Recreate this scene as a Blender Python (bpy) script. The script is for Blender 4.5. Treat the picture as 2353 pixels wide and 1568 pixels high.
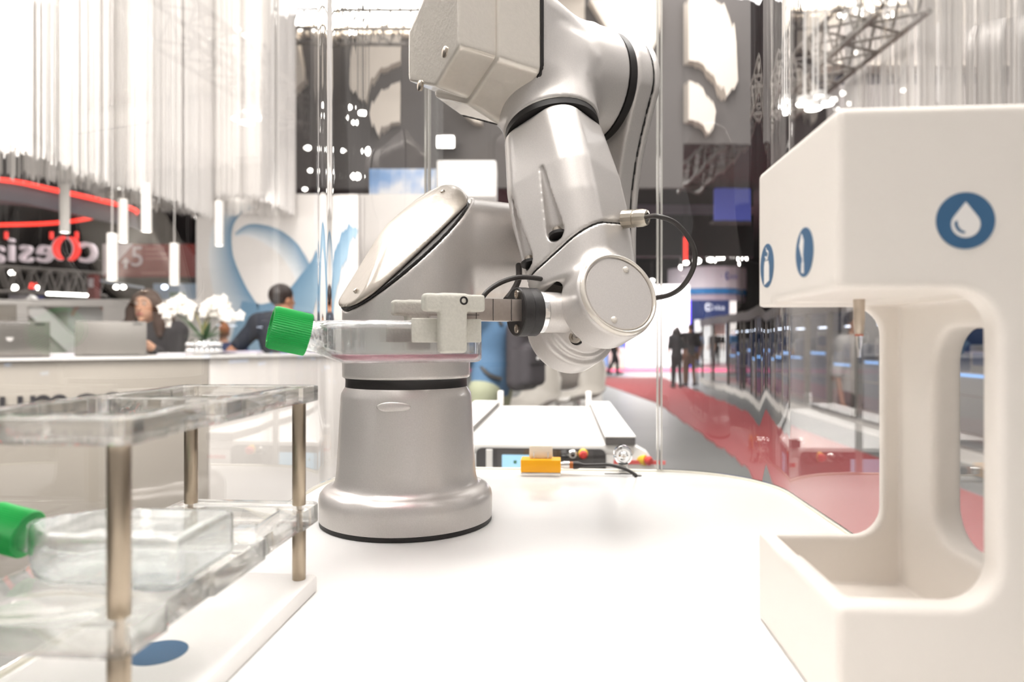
import bpy, bmesh, math, random
import numpy as np
from mathutils import Vector, Matrix

C = bpy.context.scene
for o in list(bpy.data.objects):
    bpy.data.objects.remove(o)
random.seed(4)
rng = np.random.default_rng(4)
PI = math.pi
ZT = 1.08            # table top above the hall floor; all coordinates below are relative to the table top
HC = 0.17            # camera above the table top
F = 1568.7           # focal length in pixels (24 mm on a 36 mm wide frame)
TH = math.atan(0.0752)
CT, ST = math.cos(TH), math.sin(TH)

# ------------------------------------------------------------------ camera, world, lights, exposure
cam = bpy.data.cameras.new('camera')
cam.lens = 24.0
cam.sensor_width = 36.0
cam.clip_start = 0.01
cam.clip_end = 300
cam.dof.use_dof = True
cam.dof.focus_distance = 0.58
cam.dof.aperture_fstop = 6.3
co = bpy.data.objects.new('camera', cam)
co.location = (0, 0, ZT + HC)
co.rotation_euler = (PI / 2, 0, 0)
C.collection.objects.link(co)
C.camera = co

w = bpy.data.worlds.new('world')
C.world = w
w.use_nodes = True
bg = w.node_tree.nodes['Background']
bg.inputs[0].default_value = (1.0, 0.95, 0.91, 1)
bg.inputs[1].default_value = 0.50

def area(name, loc, rot, sx, sy, power, col=(1, 0.96, 0.92)):
    l = bpy.data.lights.new(name, 'AREA')
    l.shape = 'RECTANGLE'
    l.size, l.size_y, l.energy, l.color = sx, sy, power, col
    o = bpy.data.objects.new(name, l)
    o.location = (loc[0], loc[1], loc[2] + ZT)
    o.rotation_euler = rot
    C.collection.objects.link(o)
    return o

area('unseen_light', (-0.5, 0.2, 2.2), (0, 0, 0), 1.6, 1.2, 62)
area('unseen_light', (0.9, 1.4, 2.6), (0, 0, 0), 1.6, 1.6, 60)
area('unseen_light', (-2.6, 2.2, 3.0), (0.35, 0, 0), 2.6, 1.6, 165)
area('unseen_light', (-1.9, 5.36, 1.2), (1.05, 0, 0), 2.2, 0.2, 10)  # low strip added to brighten the mural wall, turned away from the camera
area('unseen_light', (-1.9, 1.5, 3.7), (1.15, 0, 0), 3.4, 1.0, 170)  # added out of view to whiten the string curtains
area('unseen_light', (4.2, 5.4, 3.4), (1.0, 0, 0), 2.0, 0.5, 60)  # added out of view to brighten the overhead fascia
for (x, y, e) in ((3, 7, 120), (-5, 12, 200), (.8, 18, 620), (-8, 24, 300), (6, 30, 1500), (14, 12, 350), (0.6, 5.2, 90)):
    area('hall_light', (x, y, 4.7), (0, 0, 0), 4, 4, e, (1, 0.97, 0.95))

C.view_settings.view_transform = 'Standard'
C.view_settings.look = 'None'
C.view_settings.gamma = 1
C.view_settings.use_curve_mapping = False
C.view_settings.exposure = 0.33
try:
    C.cycles.use_denoising = True
    C.cycles.max_bounces = 24
    C.cycles.transmission_bounces = 20
    C.cycles.transparent_max_bounces = 24
    C.cycles.caustics_refractive = True
except Exception:
    pass

# ------------------------------------------------------------------ materials
MATS = {}
def lin(c):
    return tuple(((x / 255) / 12.92 if x / 255 <= 0.04045 else ((x / 255 + 0.055) / 1.055) ** 2.4) for x in c)

def mat(name, col, rough=0.5, metal=0.0, emit=0.0, coat=0.0, var=0.05, scale=30.0, bump=0.0, trans=0.0, ior=1.45, alpha=1.0, spec=None):
    """col: sRGB 0-255; a fine noise varies the colour (and, with bump, the relief)"""
    if name in MATS:
        return MATS[name]
    m = bpy.data.materials.new(name)
    m.use_nodes = True
    nt = m.node_tree
    b = nt.nodes['Principled BSDF']
    c = lin(col)
    tc = nt.nodes.new('ShaderNodeTexCoord')
    nz = nt.nodes.new('ShaderNodeTexNoise')
    nz.inputs['Scale'].default_value = scale
    nz.inputs['Detail'].default_value = 4
    nt.links.new(tc.outputs['Object'], nz.inputs['Vector'])
    mx = nt.nodes.new('ShaderNodeMix')
    mx.data_type = 'RGBA'
    mx.inputs[6].default_value = (*[x * (1 - var) for x in c], 1)
    mx.inputs[7].default_value = (*[min(1, x * (1 + var)) for x in c], 1)
    nt.links.new(nz.outputs['Fac'], mx.inputs[0])
    nt.links.new(mx.outputs[2], b.inputs['Base Color'])
    b.inputs['Roughness'].default_value = rough
    b.inputs['Metallic'].default_value = metal
    b.inputs['Coat Weight'].default_value = coat
    b.inputs['Coat Roughness'].default_value = 0.08
    b.inputs['Transmission Weight'].default_value = trans
    b.inputs['IOR'].default_value = ior
    b.inputs['Alpha'].default_value = alpha
    if spec is not None:
        b.inputs['Specular IOR Level'].default_value = spec
    if emit > 0:
        b.inputs['Emission Color'].default_value = (*c, 1)
        b.inputs['Emission Strength'].default_value = emit
    if bump > 0:
        bp = nt.nodes.new('ShaderNodeBump')
        bp.inputs['Strength'].default_value = bump
        bp.inputs['Distance'].default_value = 0.002
        nt.links.new(nz.outputs['Fac'], bp.inputs['Height'])
        nt.links.new(bp.outputs['Normal'], b.inputs['Normal'])
    MATS[name] = m
    return m

def mat_glass(name, col=(255, 255, 255), ior=1.49, rough=0.0):
    m = bpy.data.materials.new(name)
    m.use_nodes = True
    nt = m.node_tree
    nt.nodes.remove(nt.nodes['Principled BSDF'])
    g = nt.nodes.new('ShaderNodeBsdfGlass')
    g.inputs['Color'].default_value = (*lin(col), 1)
    g.inputs['IOR'].default_value = ior
    g.inputs['Roughness'].default_value = rough
    nt.links.new(g.outputs[0], nt.nodes['Material Output'].inputs[0])
    MATS[name] = m
    return m

def mat_sheet(name, tint=(0.985, 0.985, 0.98), refl=1.0, ior=1.45):
    """a clear thin sheet: light goes straight through, the surface mirrors by its Fresnel term"""
    m = bpy.data.materials.new(name)
    m.use_nodes = True
    nt = m.node_tree
    nt.nodes.remove(nt.nodes['Principled BSDF'])
    t = nt.nodes.new('ShaderNodeBsdfTransparent')
    t.inputs[0].default_value = (*tint, 1)
    g = nt.nodes.new('ShaderNodeBsdfGlossy')
    g.inputs['Roughness'].default_value = 0.01
    g.inputs['Color'].default_value = (refl, refl, refl, 1)
    fr = nt.nodes.new('ShaderNodeFresnel')
    fr.inputs[0].default_value = ior
    geo = nt.nodes.new('ShaderNodeNewGeometry')
    mul = nt.nodes.new('ShaderNodeMath'); mul.operation = 'MULTIPLY'
    inv = nt.nodes.new('ShaderNodeMath'); inv.operation = 'SUBTRACT'
    inv.inputs[0].default_value = 1.0
    nt.links.new(geo.outputs['Backfacing'], inv.inputs[1])
    nt.links.new(fr.outputs[0], mul.inputs[0])
    nt.links.new(inv.outputs[0], mul.inputs[1])
    mix = nt.nodes.new('ShaderNodeMixShader')
    nt.links.new(mul.outputs[0], mix.inputs[0])
    nt.links.new(t.outputs[0], mix.inputs[1])
    nt.links.new(g.outputs[0], mix.inputs[2])
    nt.links.new(mix.outputs[0], nt.nodes['Material Output'].inputs[0])
    MATS[name] = m
    return m

def mat_paint(name, col, metal, rough):
    m = mat(name, col, rough, metal, coat=0.4, var=0.10, scale=900.0)
    return m

SILVER = mat_paint('silver paint', (207, 202, 198), 0.50, 0.42)
LIGHTPAINT = mat('pale metallic cover paint', (222, 215, 205), 0.26, 0.35, coat=0.7, var=0.05, scale=250, bump=0.12)
COVERPAINT = mat('shoulder cover paint', (190, 181, 170), 0.36, 0.30, coat=0.35, var=0.05, scale=250, bump=0.10)
BLACK = mat('black rubber', (34, 31, 30), 0.45, scale=200)
PLATEBLACK = mat('black anodised plate', (44, 42, 42), 0.5, scale=600, var=0.2, bump=0.1)
STEEL = mat('brushed steel', (188, 178, 166), 0.28, 1.0, scale=80)
POST = mat('brushed steel post', (172, 158, 140), 0.30, 1.0, scale=60, var=0.12)
ALU = mat('turned aluminium', (222, 220, 216), 0.22, 0.9)
CHROME = mat('chrome', (235, 235, 235), 0.08, 1.0)
GRIPSTEEL = mat('ground steel block', (165, 155, 148), 0.38, 0.75, scale=300, var=0.1)
GREYPLASTIC = mat('printed grey plastic', (203, 200, 190), 0.6, scale=500, var=0.12, bump=0.25)
TABLEWHITE = mat('white solid surface', (245, 244, 242), 0.22, spec=0.35, var=0.01)
DISPWHITE = mat('matt white body', (237, 230, 222), 0.45, var=0.02, scale=14)
WHITE = mat('white lacquer', (240, 238, 235), 0.35, var=0.015)
RIM = mat('pale table edge', (222, 218, 204), 0.4)
GREEN = mat('green cap plastic', (40, 180, 86), 0.38, var=0.03)
BLUEICON = mat('blue print', (62, 102, 138), 0.5, var=0.02)
WHITEICON = mat('white print', (238, 234, 230), 0.5, var=0.01)
YELLOW = mat('yellow sensor housing', (250, 176, 8), 0.4)
def mat_clear(name, col, ior, share):
    """clear plastic: part of the light passes straight through, the rest is refracted"""
    m = mat_glass(name, col, ior)
    nt = m.node_tree
    out = nt.nodes['Material Output']
    g = out.inputs[0].links[0].from_node
    t = nt.nodes.new('ShaderNodeBsdfTransparent')
    t.inputs[0].default_value = (*lin(col), 1)
    mx = nt.nodes.new('ShaderNodeMixShader')
    mx.inputs[0].default_value = share
    nt.links.new(g.outputs[0], mx.inputs[1]); nt.links.new(t.outputs[0], mx.inputs[2])
    nt.links.new(mx.outputs[0], out.inputs[0])
    return m
ACRYL = mat_clear('clear acrylic', (254, 254, 253), 1.49, .36)
FLASKG = mat_clear('clear polystyrene', (254, 255, 255), 1.5, .26)
SHEET = mat_sheet('clear sheet')
BEND = mat_glass('clear bent sheet', (254, 254, 254), 1.49)
SHEETEDGE = mat('polished sheet edge', (238, 236, 230), 0.12, 0.0, trans=0.55, ior=1.49)
PINK = mat('pink medium', (238, 190, 200), 0.05, trans=0.7, ior=1.33)

# ------------------------------------------------------------------ objects
ORG = {}
def world_of(o):
    return ORG.get(o.name, np.zeros(3))

def tagset(o, label=None, cat=None, group=None, kind=None):
    if label: o['label'] = label
    if cat: o['category'] = cat
    if group: o['group'] = group
    if kind: o['kind'] = kind
    return o

def thing(name, loc, label, cat, group=None):
    o = bpy.data.objects.new(name, None)
    o.empty_display_size = 0.02
    C.collection.objects.link(o)
    o.location = (loc[0], loc[1], loc[2] + ZT)
    ORG[o.name] = np.array([loc[0], loc[1], loc[2]], float)
    return tagset(o, label, cat, group)

class G:
    """collects geometry (table-relative world coordinates)"""
    def __init__(s):
        s.v, s.f, s.n = [], [], 0
    def add(s, v, f):
        v = np.asarray(v, float)
        s.v.append(v)
        k = s.n
        s.f += [tuple(i + k for i in q) for q in f]
        s.n += len(v)
        return s
    def box(s, c, h, R=None):
        c, h = np.asarray(c, float), np.asarray(h, float)
        p = np.array([[x, y, z] for x in (-1, 1) for y in (-1, 1) for z in (-1, 1)], float) * h
        if R is not None:
            p = p @ np.asarray(R, float)          # rows of R are the box axes
        return s.add(p + c, [(0, 1, 3, 2), (4, 6, 7, 5), (0, 4, 5, 1), (2, 3, 7, 6), (0, 2, 6, 4), (1, 5, 7, 3)])
    def lathe(s, o, ax, prof, n=48, caps=True):
        """prof: (radius, height) pairs along ax from o"""
        o = np.asarray(o, float); ax = unit(ax)
        e1, e2 = basis(ax)
        a = np.linspace(0, 2 * PI, n, endpoint=False)
        ring = np.cos(a)[:, None] * e1 + np.sin(a)[:, None] * e2
        v = np.concatenate([o + ax * hh + ring * r for r, hh in prof])
        f = []
        for k in range(len(prof) - 1):
            for i in range(n):
                j = (i + 1) % n
                f.append((k * n + i, k * n + j, (k + 1) * n + j, (k + 1) * n + i))
        if caps:
            f.append(tuple(reversed(range(n))))
            f.append(tuple((len(prof) - 1) * n + i for i in range(n)))
        return s.add(v, f)
    def cyl(s, a, b, r0, r1=None, n=24):
        a, b = np.asarray(a, float), np.asarray(b, float)
        L = np.linalg.norm(b - a)
        return s.lathe(a, b - a, [(r0, 0), (r0 if r1 is None else r1, L)], n)
    def tube(s, pts, r, n=10, smooth=True):
        pts = np.asarray(pts, float)
        if smooth: pts = catmull(pts)
        m = len(pts)
        t = np.gradient(pts, axis=0)
        t /= np.linalg.norm(t, axis=1)[:, None]
        e1 = basis(t[0])[0]
        v = []
        a = np.linspace(0, 2 * PI, n, endpoint=False)
        for i in range(m):
            e1 = unit(e1 - t[i] * np.dot(e1, t[i]))
            e2 = np.cross(t[i], e1)
            v.append(pts[i] + r * (np.cos(a)[:, None] * e1 + np.sin(a)[:, None] * e2))
        f = []
        for k in range(m - 1):
            for i in range(n):
                j = (i + 1) % n
                f.append((k * n + i, k * n + j, (k + 1) * n + j, (k + 1) * n + i))
        f.append(tuple(reversed(range(n))))
        f.append(tuple((m - 1) * n + i for i in range(n)))
        return s.add(np.concatenate(v), f)
    def prism(s, poly, fr, z0, z1):
        """poly: 2D points; fr: function (x, y, z) -> 3D"""
        n = len(poly)
        v = [fr(x, y, z0) for x, y in poly] + [fr(x, y, z1) for x, y in poly]
        f = [tuple(reversed(range(n))), tuple(range(n, 2 * n))]
        f += [(i, (i + 1) % n, n + (i + 1) % n, n + i) for i in range(n)]
        return s.add(v, f)
    def ball(s, c, r, n=16, sc=(1, 1, 1)):
        m = n // 2
        prof = [(max(1e-5, math.sin(PI * k / m)), -math.cos(PI * k / m)) for k in range(m + 1)]
        g = G().lathe((0, 0, 0), (0, 0, 1), prof, n)
        v = np.concatenate(g.v) * r * np.asarray(sc)
        return s.add(v + np.asarray(c, float), g.f)

def unit(a):
    a = np.asarray(a, float)
    return a / np.linalg.norm(a)
def basis(ax):
    ax = unit(ax)
    h = np.array([0, 0, 1.0]) if abs(ax[2]) < 0.9 else np.array([1.0, 0, 0])
    e1 = unit(np.cross(h, ax))
    return e1, np.cross(ax, e1)
def catmull(p, k=8):
    p = np.asarray(p, float)
    q = np.concatenate([[2 * p[0] - p[1]], p, [2 * p[-1] - p[-2]]])
    out = []
    for i in range(1, len(q) - 2):
        for t in np.linspace(0, 1, k, endpoint=False):
            a, b, c, d = q[i - 1], q[i], q[i + 1], q[i + 2]
            out.append(0.5 * (2 * b + (c - a) * t + (2 * a - 5 * b + 4 * c - d) * t * t + (3 * b - a - 3 * c + d) * t ** 3))
    out.append(p[-1])
    return np.array(out)

def put(name, g, m, parent=None, smooth=35, bevel=0.0, seg=2, label=None, kind=None, cat=None, group=None, fix=True):
    """one mesh object from a collector or (verts, faces)"""
    if isinstance(g, G):
        v, f = np.concatenate(g.v), g.f
    else:
        v, f = np.asarray(g[0], float), g[1]
    me = bpy.data.meshes.new(name)
    c = (v.min(0) + v.max(0)) / 2
    if parent is None:
        c[2] = v[:, 2].min()
    me.from_pydata((v - c).tolist(), [], [tuple(int(i) for i in q) for q in f])
    if bevel > 0 or fix:
        bm = bmesh.new(); bm.from_mesh(me)
        if bevel > 0:
            bmesh.ops.recalc_face_normals(bm, faces=bm.faces)
            es = [e for e in bm.edges if len(e.link_faces) == 2 and e.calc_face_angle(0) > math.radians(32)]
            bmesh.ops.bevel(bm, geom=es, offset=bevel, segments=seg, profile=0.5, affect='EDGES', clamp_overlap=True)
        bmesh.ops.recalc_face_normals(bm, faces=bm.faces)
        bm.to_mesh(me); bm.free()
    me.materials.append(m)
    if smooth:
        me.polygons.foreach_set('use_smooth', [True] * len(me.polygons))
        if smooth < 180: me.set_sharp_from_angle(angle=math.radians(smooth))
    o = bpy.data.objects.new(name, me)
    C.collection.objects.link(o)
    if parent is not None:
        o.parent = parent
        o.location = c - world_of(parent)
    else:
        o.location = (c[0], c[1], c[2] + ZT)
    ORG[o.name] = c
    return tagset(o, label, cat, group, kind)

def copy_tree(o, parent=None, loc=None):
    c = o.copy()
    C.collection.objects.link(c)
    if parent is not None: c.parent = parent
    if loc is not None:
        c.location = (loc[0], loc[1], loc[2] + ZT)
    ORG[c.name] = ORG[o.name] if loc is None else np.asarray(loc, float)
    for ch in list(o.children):
        copy_tree(ch, c)
    return c

ORD = 'first second third fourth fifth sixth seventh eighth ninth tenth eleventh twelfth thirteenth fourteenth fifteenth sixteenth seventeenth eighteenth nineteenth twentieth'.split()
def order_labels(items, template):
    """items: (sort key, object); each gets its place in the order"""
    for k, (_, o) in enumerate(sorted(items, key=lambda q: q[0])):
        o['label'] = template.format(ORD[k])
def rods(t, pts, r=.005, top=6.0):
    for p in pts:
        put('hanging_rod', G().cyl(p, np.array([p[0], p[1], top + .0]), r, n=6), MATS['dark hall surface'], t)
def P(px, py, D):
    return np.array([(px - 1176.5) / F * D, D, HC - (py - 784) / F * D])
def T(v, u, z):           # table frame: v to the right, u away from the camera
    return np.array([v * CT + u * ST, -v * ST + u * CT, z])
TV, TU, ZZ = np.array([CT, -ST, 0]), np.array([ST, CT, 0]), np.array([0, 0, 1.0])
RT = np.array([TV, TU, ZZ])

# ------------------------------------------------------------------ smooth solids from distance functions
def smin(a, b, k):
    h = np.clip(0.5 + 0.5 * (b - a) / k, 0, 1)
    return b + (a - b) * h - k * h * (1 - h)
def smax(a, b, k):
    return -smin(-a, -b, k)
def d_cyl(p, c, ax, r, h0, h1, rd=0.002):
    ax = unit(ax)
    q = p - c
    t = q @ ax
    rr = np.sqrt(np.maximum((q * q).sum(1) - t * t, 1e-14))
    dx = rr - (r - rd)
    dy = np.abs(t - (h0 + h1) / 2) - ((h1 - h0) / 2 - rd)
    return np.minimum(np.maximum(dx, dy), 0) + np.hypot(np.maximum(dx, 0), np.maximum(dy, 0)) - rd
def d_box(p, c, R, h, rd=0.002):
    q = np.abs((p - c) @ np.asarray(R).T) - (np.asarray(h) - rd)
    return np.minimum(q.max(1), 0) + np.linalg.norm(np.maximum(q, 0), axis=1) - rd
def d_cap(p, a, b, r0, r1=None):
    a, b = np.asarray(a, float), np.asarray(b, float)
    r1 = r0 if r1 is None else r1
    ab = b - a
    t = np.clip(((p - a) @ ab) / max(ab @ ab, 1e-12), 0, 1)
    return np.linalg.norm(p - a - t[:, None] * ab, axis=1) - (r0 + (r1 - r0) * t)
def d_ell(p, c, R, h):
    q = (p - c) @ np.asarray(R).T / np.asarray(h)
    k = np.linalg.norm(q, axis=1)
    return (k - 1) * min(h)

def sdf_mesh(fn, lo, hi, h):
    lo, hi = np.asarray(lo, float), np.asarray(hi, float)
    n = np.ceil((hi - lo) / h).astype(int) + 1
    ax = [lo[i] + h * np.arange(n[i]) for i in range(3)]
    X = np.stack(np.meshgrid(*ax, indexing='ij'), -1).reshape(-1, 3)
    f = np.empty(len(X))
    for s in range(0, len(X), 400000):
        f[s:s + 400000] = fn(X[s:s + 400000])
    f = f.reshape(n)
    ins = f < 0
    m = n - 1
    acc = np.zeros((*m, 3)); cnt = np.zeros(m)
    sl = [(slice(0, -1), slice(1, None))] * 3
    for d in range(3):
        o1, o2 = [k for k in range(3) if k != d]
        for b1 in (0, 1):
            for b2 in (0, 1):
                ia = [None] * 3; ib = [None] * 3
                ia[d], ib[d] = slice(0, -1), slice(1, None)
                ia[o1] = ib[o1] = sl[o1][b1]
                ia[o2] = ib[o2] = sl[o2][b2]
                fa, fb = f[tuple(ia)], f[tuple(ib)]
                cr = (fa < 0) != (fb < 0)
                t = np.where(cr, fa / np.where(cr, fa - fb, 1), 0)
                acc[..., d] += np.where(cr, t, 0)
                acc[..., o1] += cr * b1
                acc[..., o2] += cr * b2
                cnt += cr
    act = cnt > 0
    idx = -np.ones(m, int)
    idx[act] = np.arange(act.sum())
    cell = np.argwhere(act)
    v = lo + h * (cell + acc[act] / cnt[act][:, None])
    quads = []
    for d in range(3):
        o1, o2 = (d + 1) % 3, (d + 2) % 3
        ia = [slice(None)] * 3; ib = [slice(None)] * 3
        ia[d], ib[d] = slice(0, -1), slice(1, None)
        a, b = ins[tuple(ia)], ins[tuple(ib)]
        e = np.argwhere(a != b)
        ok = (e[:, o1] > 0) & (e[:, o2] > 0) & (e[:, o1] < n[o1] - 1) & (e[:, o2] < n[o2] - 1)
        e = e[ok]
        flip = a[tuple(e.T)]
        c = []
        for (s1, s2) in ((-1, -1), (0, -1), (0, 0), (-1, 0)):
            k = e.copy(); k[:, o1] += s1; k[:, o2] += s2
            c.append(idx[tuple(k.T)])
        c = np.stack(c, 1)
        c[~flip] = c[~flip][:, ::-1]
        quads.append(c)
    q = np.concatenate(quads)
    e = h * 0.05
    for _ in range(4):
        f0 = fn(v)
        g = np.stack([fn(v + np.eye(3)[k] * e) - fn(v - np.eye(3)[k] * e) for k in range(3)], 1) / (2 * e)
        s = f0 / np.maximum((g * g).sum(1), 0.05)
        v = v - np.clip(s, -0.4 * h, 0.4 * h)[:, None] * g
    return v, q.tolist()

def hit(fn, px, py, d0=.4, d1=1.0):
    """the surface point of a solid that shows at a pixel"""
    D = np.linspace(d0, d1, 1500)
    pts = np.stack([P(px, py, x) for x in D])
    k = np.argmax(fn(pts) < 0)
    return pts[k]
def grad(fn, p, e=.0006):
    p = np.asarray(p, float)
    return unit([(fn((p + np.eye(3)[k] * e)[None]) - fn((p - np.eye(3)[k] * e)[None]))[0] for k in range(3)])

def solid(name, fn, lo, hi, h, m, parent=None, **kw):
    return put(name, sdf_mesh(fn, lo, hi, h), m, parent, smooth=kw.pop('smooth', 180), fix=False, **kw)

def curve_mesh(outlines, thick, bevel, fr, res=2):
    """a plate from closed 2D outlines (holes inside), via a filled curve"""
    cu = bpy.data.curves.new('tmp', 'CURVE')
    cu.dimensions = '2D'; cu.fill_mode = 'BOTH'
    cu.extrude = thick / 2 - bevel; cu.bevel_depth = bevel; cu.bevel_resolution = res
    cu.offset = -bevel
    for pts in outlines:
        s = cu.splines.new('POLY'); s.points.add(len(pts) - 1)
        for p, q in zip(s.points, pts): p.co = (q[0], q[1], 0, 1)
        s.use_cyclic_u = True
    return _from_curve(cu, fr)
def text_mesh(txt, size, thick, fr, align='CENTER', mirror=False):
    cu = bpy.data.curves.new('tmp', 'FONT')
    cu.body = txt; cu.size = size; cu.extrude = thick / 2; cu.align_x = align; cu.align_y = 'CENTER'; cu.resolution_u = 3
    return _from_curve(cu, (lambda x, y, z: fr(-x, y, z)) if mirror else fr)
def _from_curve(cu, fr):
    o = bpy.data.objects.new('tmp', cu)
    C.collection.objects.link(o)
    dg = bpy.context.evaluated_depsgraph_get()
    me = bpy.data.meshes.new_from_object(o.evaluated_get(dg))
    bpy.data.objects.remove(o)
    bm = bmesh.new(); bm.from_mesh(me)
    bmesh.ops.remove_doubles(bm, verts=bm.verts, dist=1e-6)
    v = np.array([fr(*x.co) for x in bm.verts]); f = [tuple(q.index for q in p.verts) for p in bm.faces]
    bm.free(); bpy.data.meshes.remove(me)
    return v, f
def rrect(x0, y0, x1, y1, r, n=6):
    out = []
    for cx, cy, a0 in ((x1 - r, y1 - r, 0), (x0 + r, y1 - r, 90), (x0 + r, y0 + r, 180), (x1 - r, y0 + r, 270)):
        for k in range(n + 1):
            a = math.radians(a0 + 90 * k / n)
            out.append((cx + r * math.cos(a), cy + r * math.sin(a)))
    return out
def face_frame(c, ex, ey):
    """2D -> 3D on a surface: ex right, ey up, third axis towards the viewer"""
    c, ex, ey = np.asarray(c, float), unit(ex), unit(ey)
    ez = np.cross(ex, ey)
    return lambda x, y, z: c + ex * x + ey * y + ez * z
# ------------------------------------------------------------------ work table with its rounded back corners
def outline(v0, v1, u0, u1, r, n=14, cut=0.0):
    """table outline, rounded at the two back corners"""
    pts = [(v0, u0), (v1, u0)]
    for cx, a0 in ((v1 - r, 0), (v0 + r, 90)):
        for k in range(n + 1):
            a = math.radians(a0 + 90 * k / n)
            pts.append((cx + r * math.cos(a), u1 - r + r * math.sin(a)))
    return pts
VL, VR, UB, RC = -0.29, 0.255, 0.905, 0.13
U0 = -0.75
tab = thing('work_table', T(-0.02, 0.2, -ZT), 'white work table with rounded back corners under the robot arm', 'table')
put('table_top', G().prism(outline(VL + .006, VR - .006, U0, UB - .006, RC - .006), lambda x, y, z: T(x, y, z), -0.03, 0), TABLEWHITE, tab, bevel=.0015)
o_, i_ = outline(VL, VR, U0 - .006, UB, RC), outline(VL + .0062, VR - .0062, U0 - .0001, UB - .0062, RC - .0062)
put('table_edge', curve_mesh([o_, i_], .034, .0012, lambda x, y, z: T(x, y, z - .015)), RIM, tab)
put('table_cabinet', G().prism(outline(VL + .03, VR - .03, U0 + .03, UB - .03, RC - .03), lambda x, y, z: T(x, y, z), -ZT, -0.03), WHITE, tab, bevel=.004)

# ------------------------------------------------------------------ clear enclosure: door, two side sheets with bent corners
ZS = 1.25
VD0, VD1 = -0.18, 0.1235
enc = thing('clear_enclosure', T(-0.02, .9, 0.003), 'tall clear plastic enclosure of bent sheets standing around the white table', 'enclosure')
g = G().box(T((VD0 + VD1) / 2, UB - .004, ZS / 2 + .003), ((VD1 - VD0) / 2 - .0015, .0022, ZS / 2), RT)
put('door_sheet', g, SHEET, enc, smooth=0)
def corner_sheet(side):
    """one sheet: along the back edge, round the bend and forward along the side; the bend is slightly thicker and wavy"""
    vv = VR - .003 if side > 0 else VL + .003
    rr = RC - .003
    c = (vv - side * rr, UB - RC)
    vd = VD1 if side > 0 else VD0
    pts = []                                            # (position, outward normal, arc length from the bend start)
    if abs(c[0] - vd) > .004:
        for k in range(12):
            pts.append(((vd + side * .0008 + (c[0] - vd) * k / 12, c[1] + rr), (0, 1), -abs(c[0] - vd) * (1 - k / 12)))
    for k in range(161):
        a = PI / 2 * k / 160
        pts.append(((c[0] + side * rr * math.sin(a), c[1] + rr * math.cos(a)), (side * math.sin(a), math.cos(a)), rr * a))
    for k in range(1, 41):
        y = (c[1] - U0) * (k / 40) ** 1.5
        pts.append(((vv, c[1] - y), (side, 0), rr * PI / 2 + y))
    ph = [(1.7, 160, .000022), (.4, 410, .000010), (2.9, 905, .0000022)]
    fold = rr * math.radians(63 if side > 0 else 80)
    def th_(s):
        e = math.exp(-((s - rr * .9) / .11) ** 2)
        return .0036 + .0006 * math.exp(-((s - fold) / .011) ** 2) + e * sum(am_ * math.sin(fq * s + p_) for p_, fq, am_ in ph)
    ro = [(p_[0] + n_[0] * .0012, p_[1] + n_[1] * .0012) for p_, n_, s in pts]
    ri = [(p_[0] + n_[0] * (.0012 - th_(s)), p_[1] + n_[1] * (.0012 - th_(s))) for p_, n_, s in pts]
    n = len(pts)
    v = [T(x, y, .003) for x, y in ro + ri] + [T(x, y, ZS) for x, y in ro + ri]
    f = []
    for i in range(n - 1):
        f += [(i, i + 1, 2 * n + i + 1, 2 * n + i), (n + i + 1, n + i, 3 * n + i, 3 * n + i + 1), (i + 1, i, n + i, n + i + 1), (2 * n + i, 2 * n + i + 1, 3 * n + i + 1, 3 * n + i)]
    f += [(0, 2 * n, 3 * n, n), (n - 1, 2 * n - 1, 4 * n - 1, 3 * n - 1)]
    put('bent_sheet', (v, f), BEND, enc, smooth=30)
corner_sheet(1); corner_sheet(-1)
for v in (VD0 - .0035, VD0 + .0015, VD1 - .0012, VD1 + .0036):
    put('sheet_edge', G().box(T(v, UB - .004, ZS / 2 + .003), (.0011, .0035, ZS / 2), RT), SHEETEDGE, enc, smooth=0)

# ------------------------------------------------------------------ robot arm
T0 = np.array([-.1007, .654, 0])
PH = math.radians(33)
A = np.array([math.cos(PH), math.sin(PH), 0]); B = np.array([-math.sin(PH), math.cos(PH), 0])
def AB(a, b, z): return T0 + A * a + B * b + ZZ * z
arm = thing('robot_arm', T0, 'silver six-axis robot arm bolted to the white table, holding a clear flask', 'robot arm')
base = put('base', G().lathe(T0, ZZ, [(.078, .004), (.0815, .0045), (.0818, .022), (.0808, .027), (.0775, .0315), (.0735, .0335), (.0695, .035), (.0672, .0385), (.0662, .043), (.0655, .05), (.0618, .117), (.0612, .121), (.0575, .127)], 96), SILVER, arm, smooth=50)
put('base_gasket', G().lathe(T0, ZZ, [(.080, 0), (.0812, .0005), (.0812, .004), (.079, .0045)], 96), BLACK, base)
put('neck_ring', G().lathe(T0, ZZ, [(.055, .1255), (.0575, .127), (.0572, .1335), (.058, .136)], 96), BLACK, arm)
for ang, z in ((-92, .1125),):
    d = np.array([math.cos(math.radians(ang)), math.sin(math.radians(ang)), 0])
    put('thumb_dimple', G().ball(T0 + d * .0609 + ZZ * z, .012, 24, (1.25, .17, .40)), SILVER, base, smooth=180)

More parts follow.
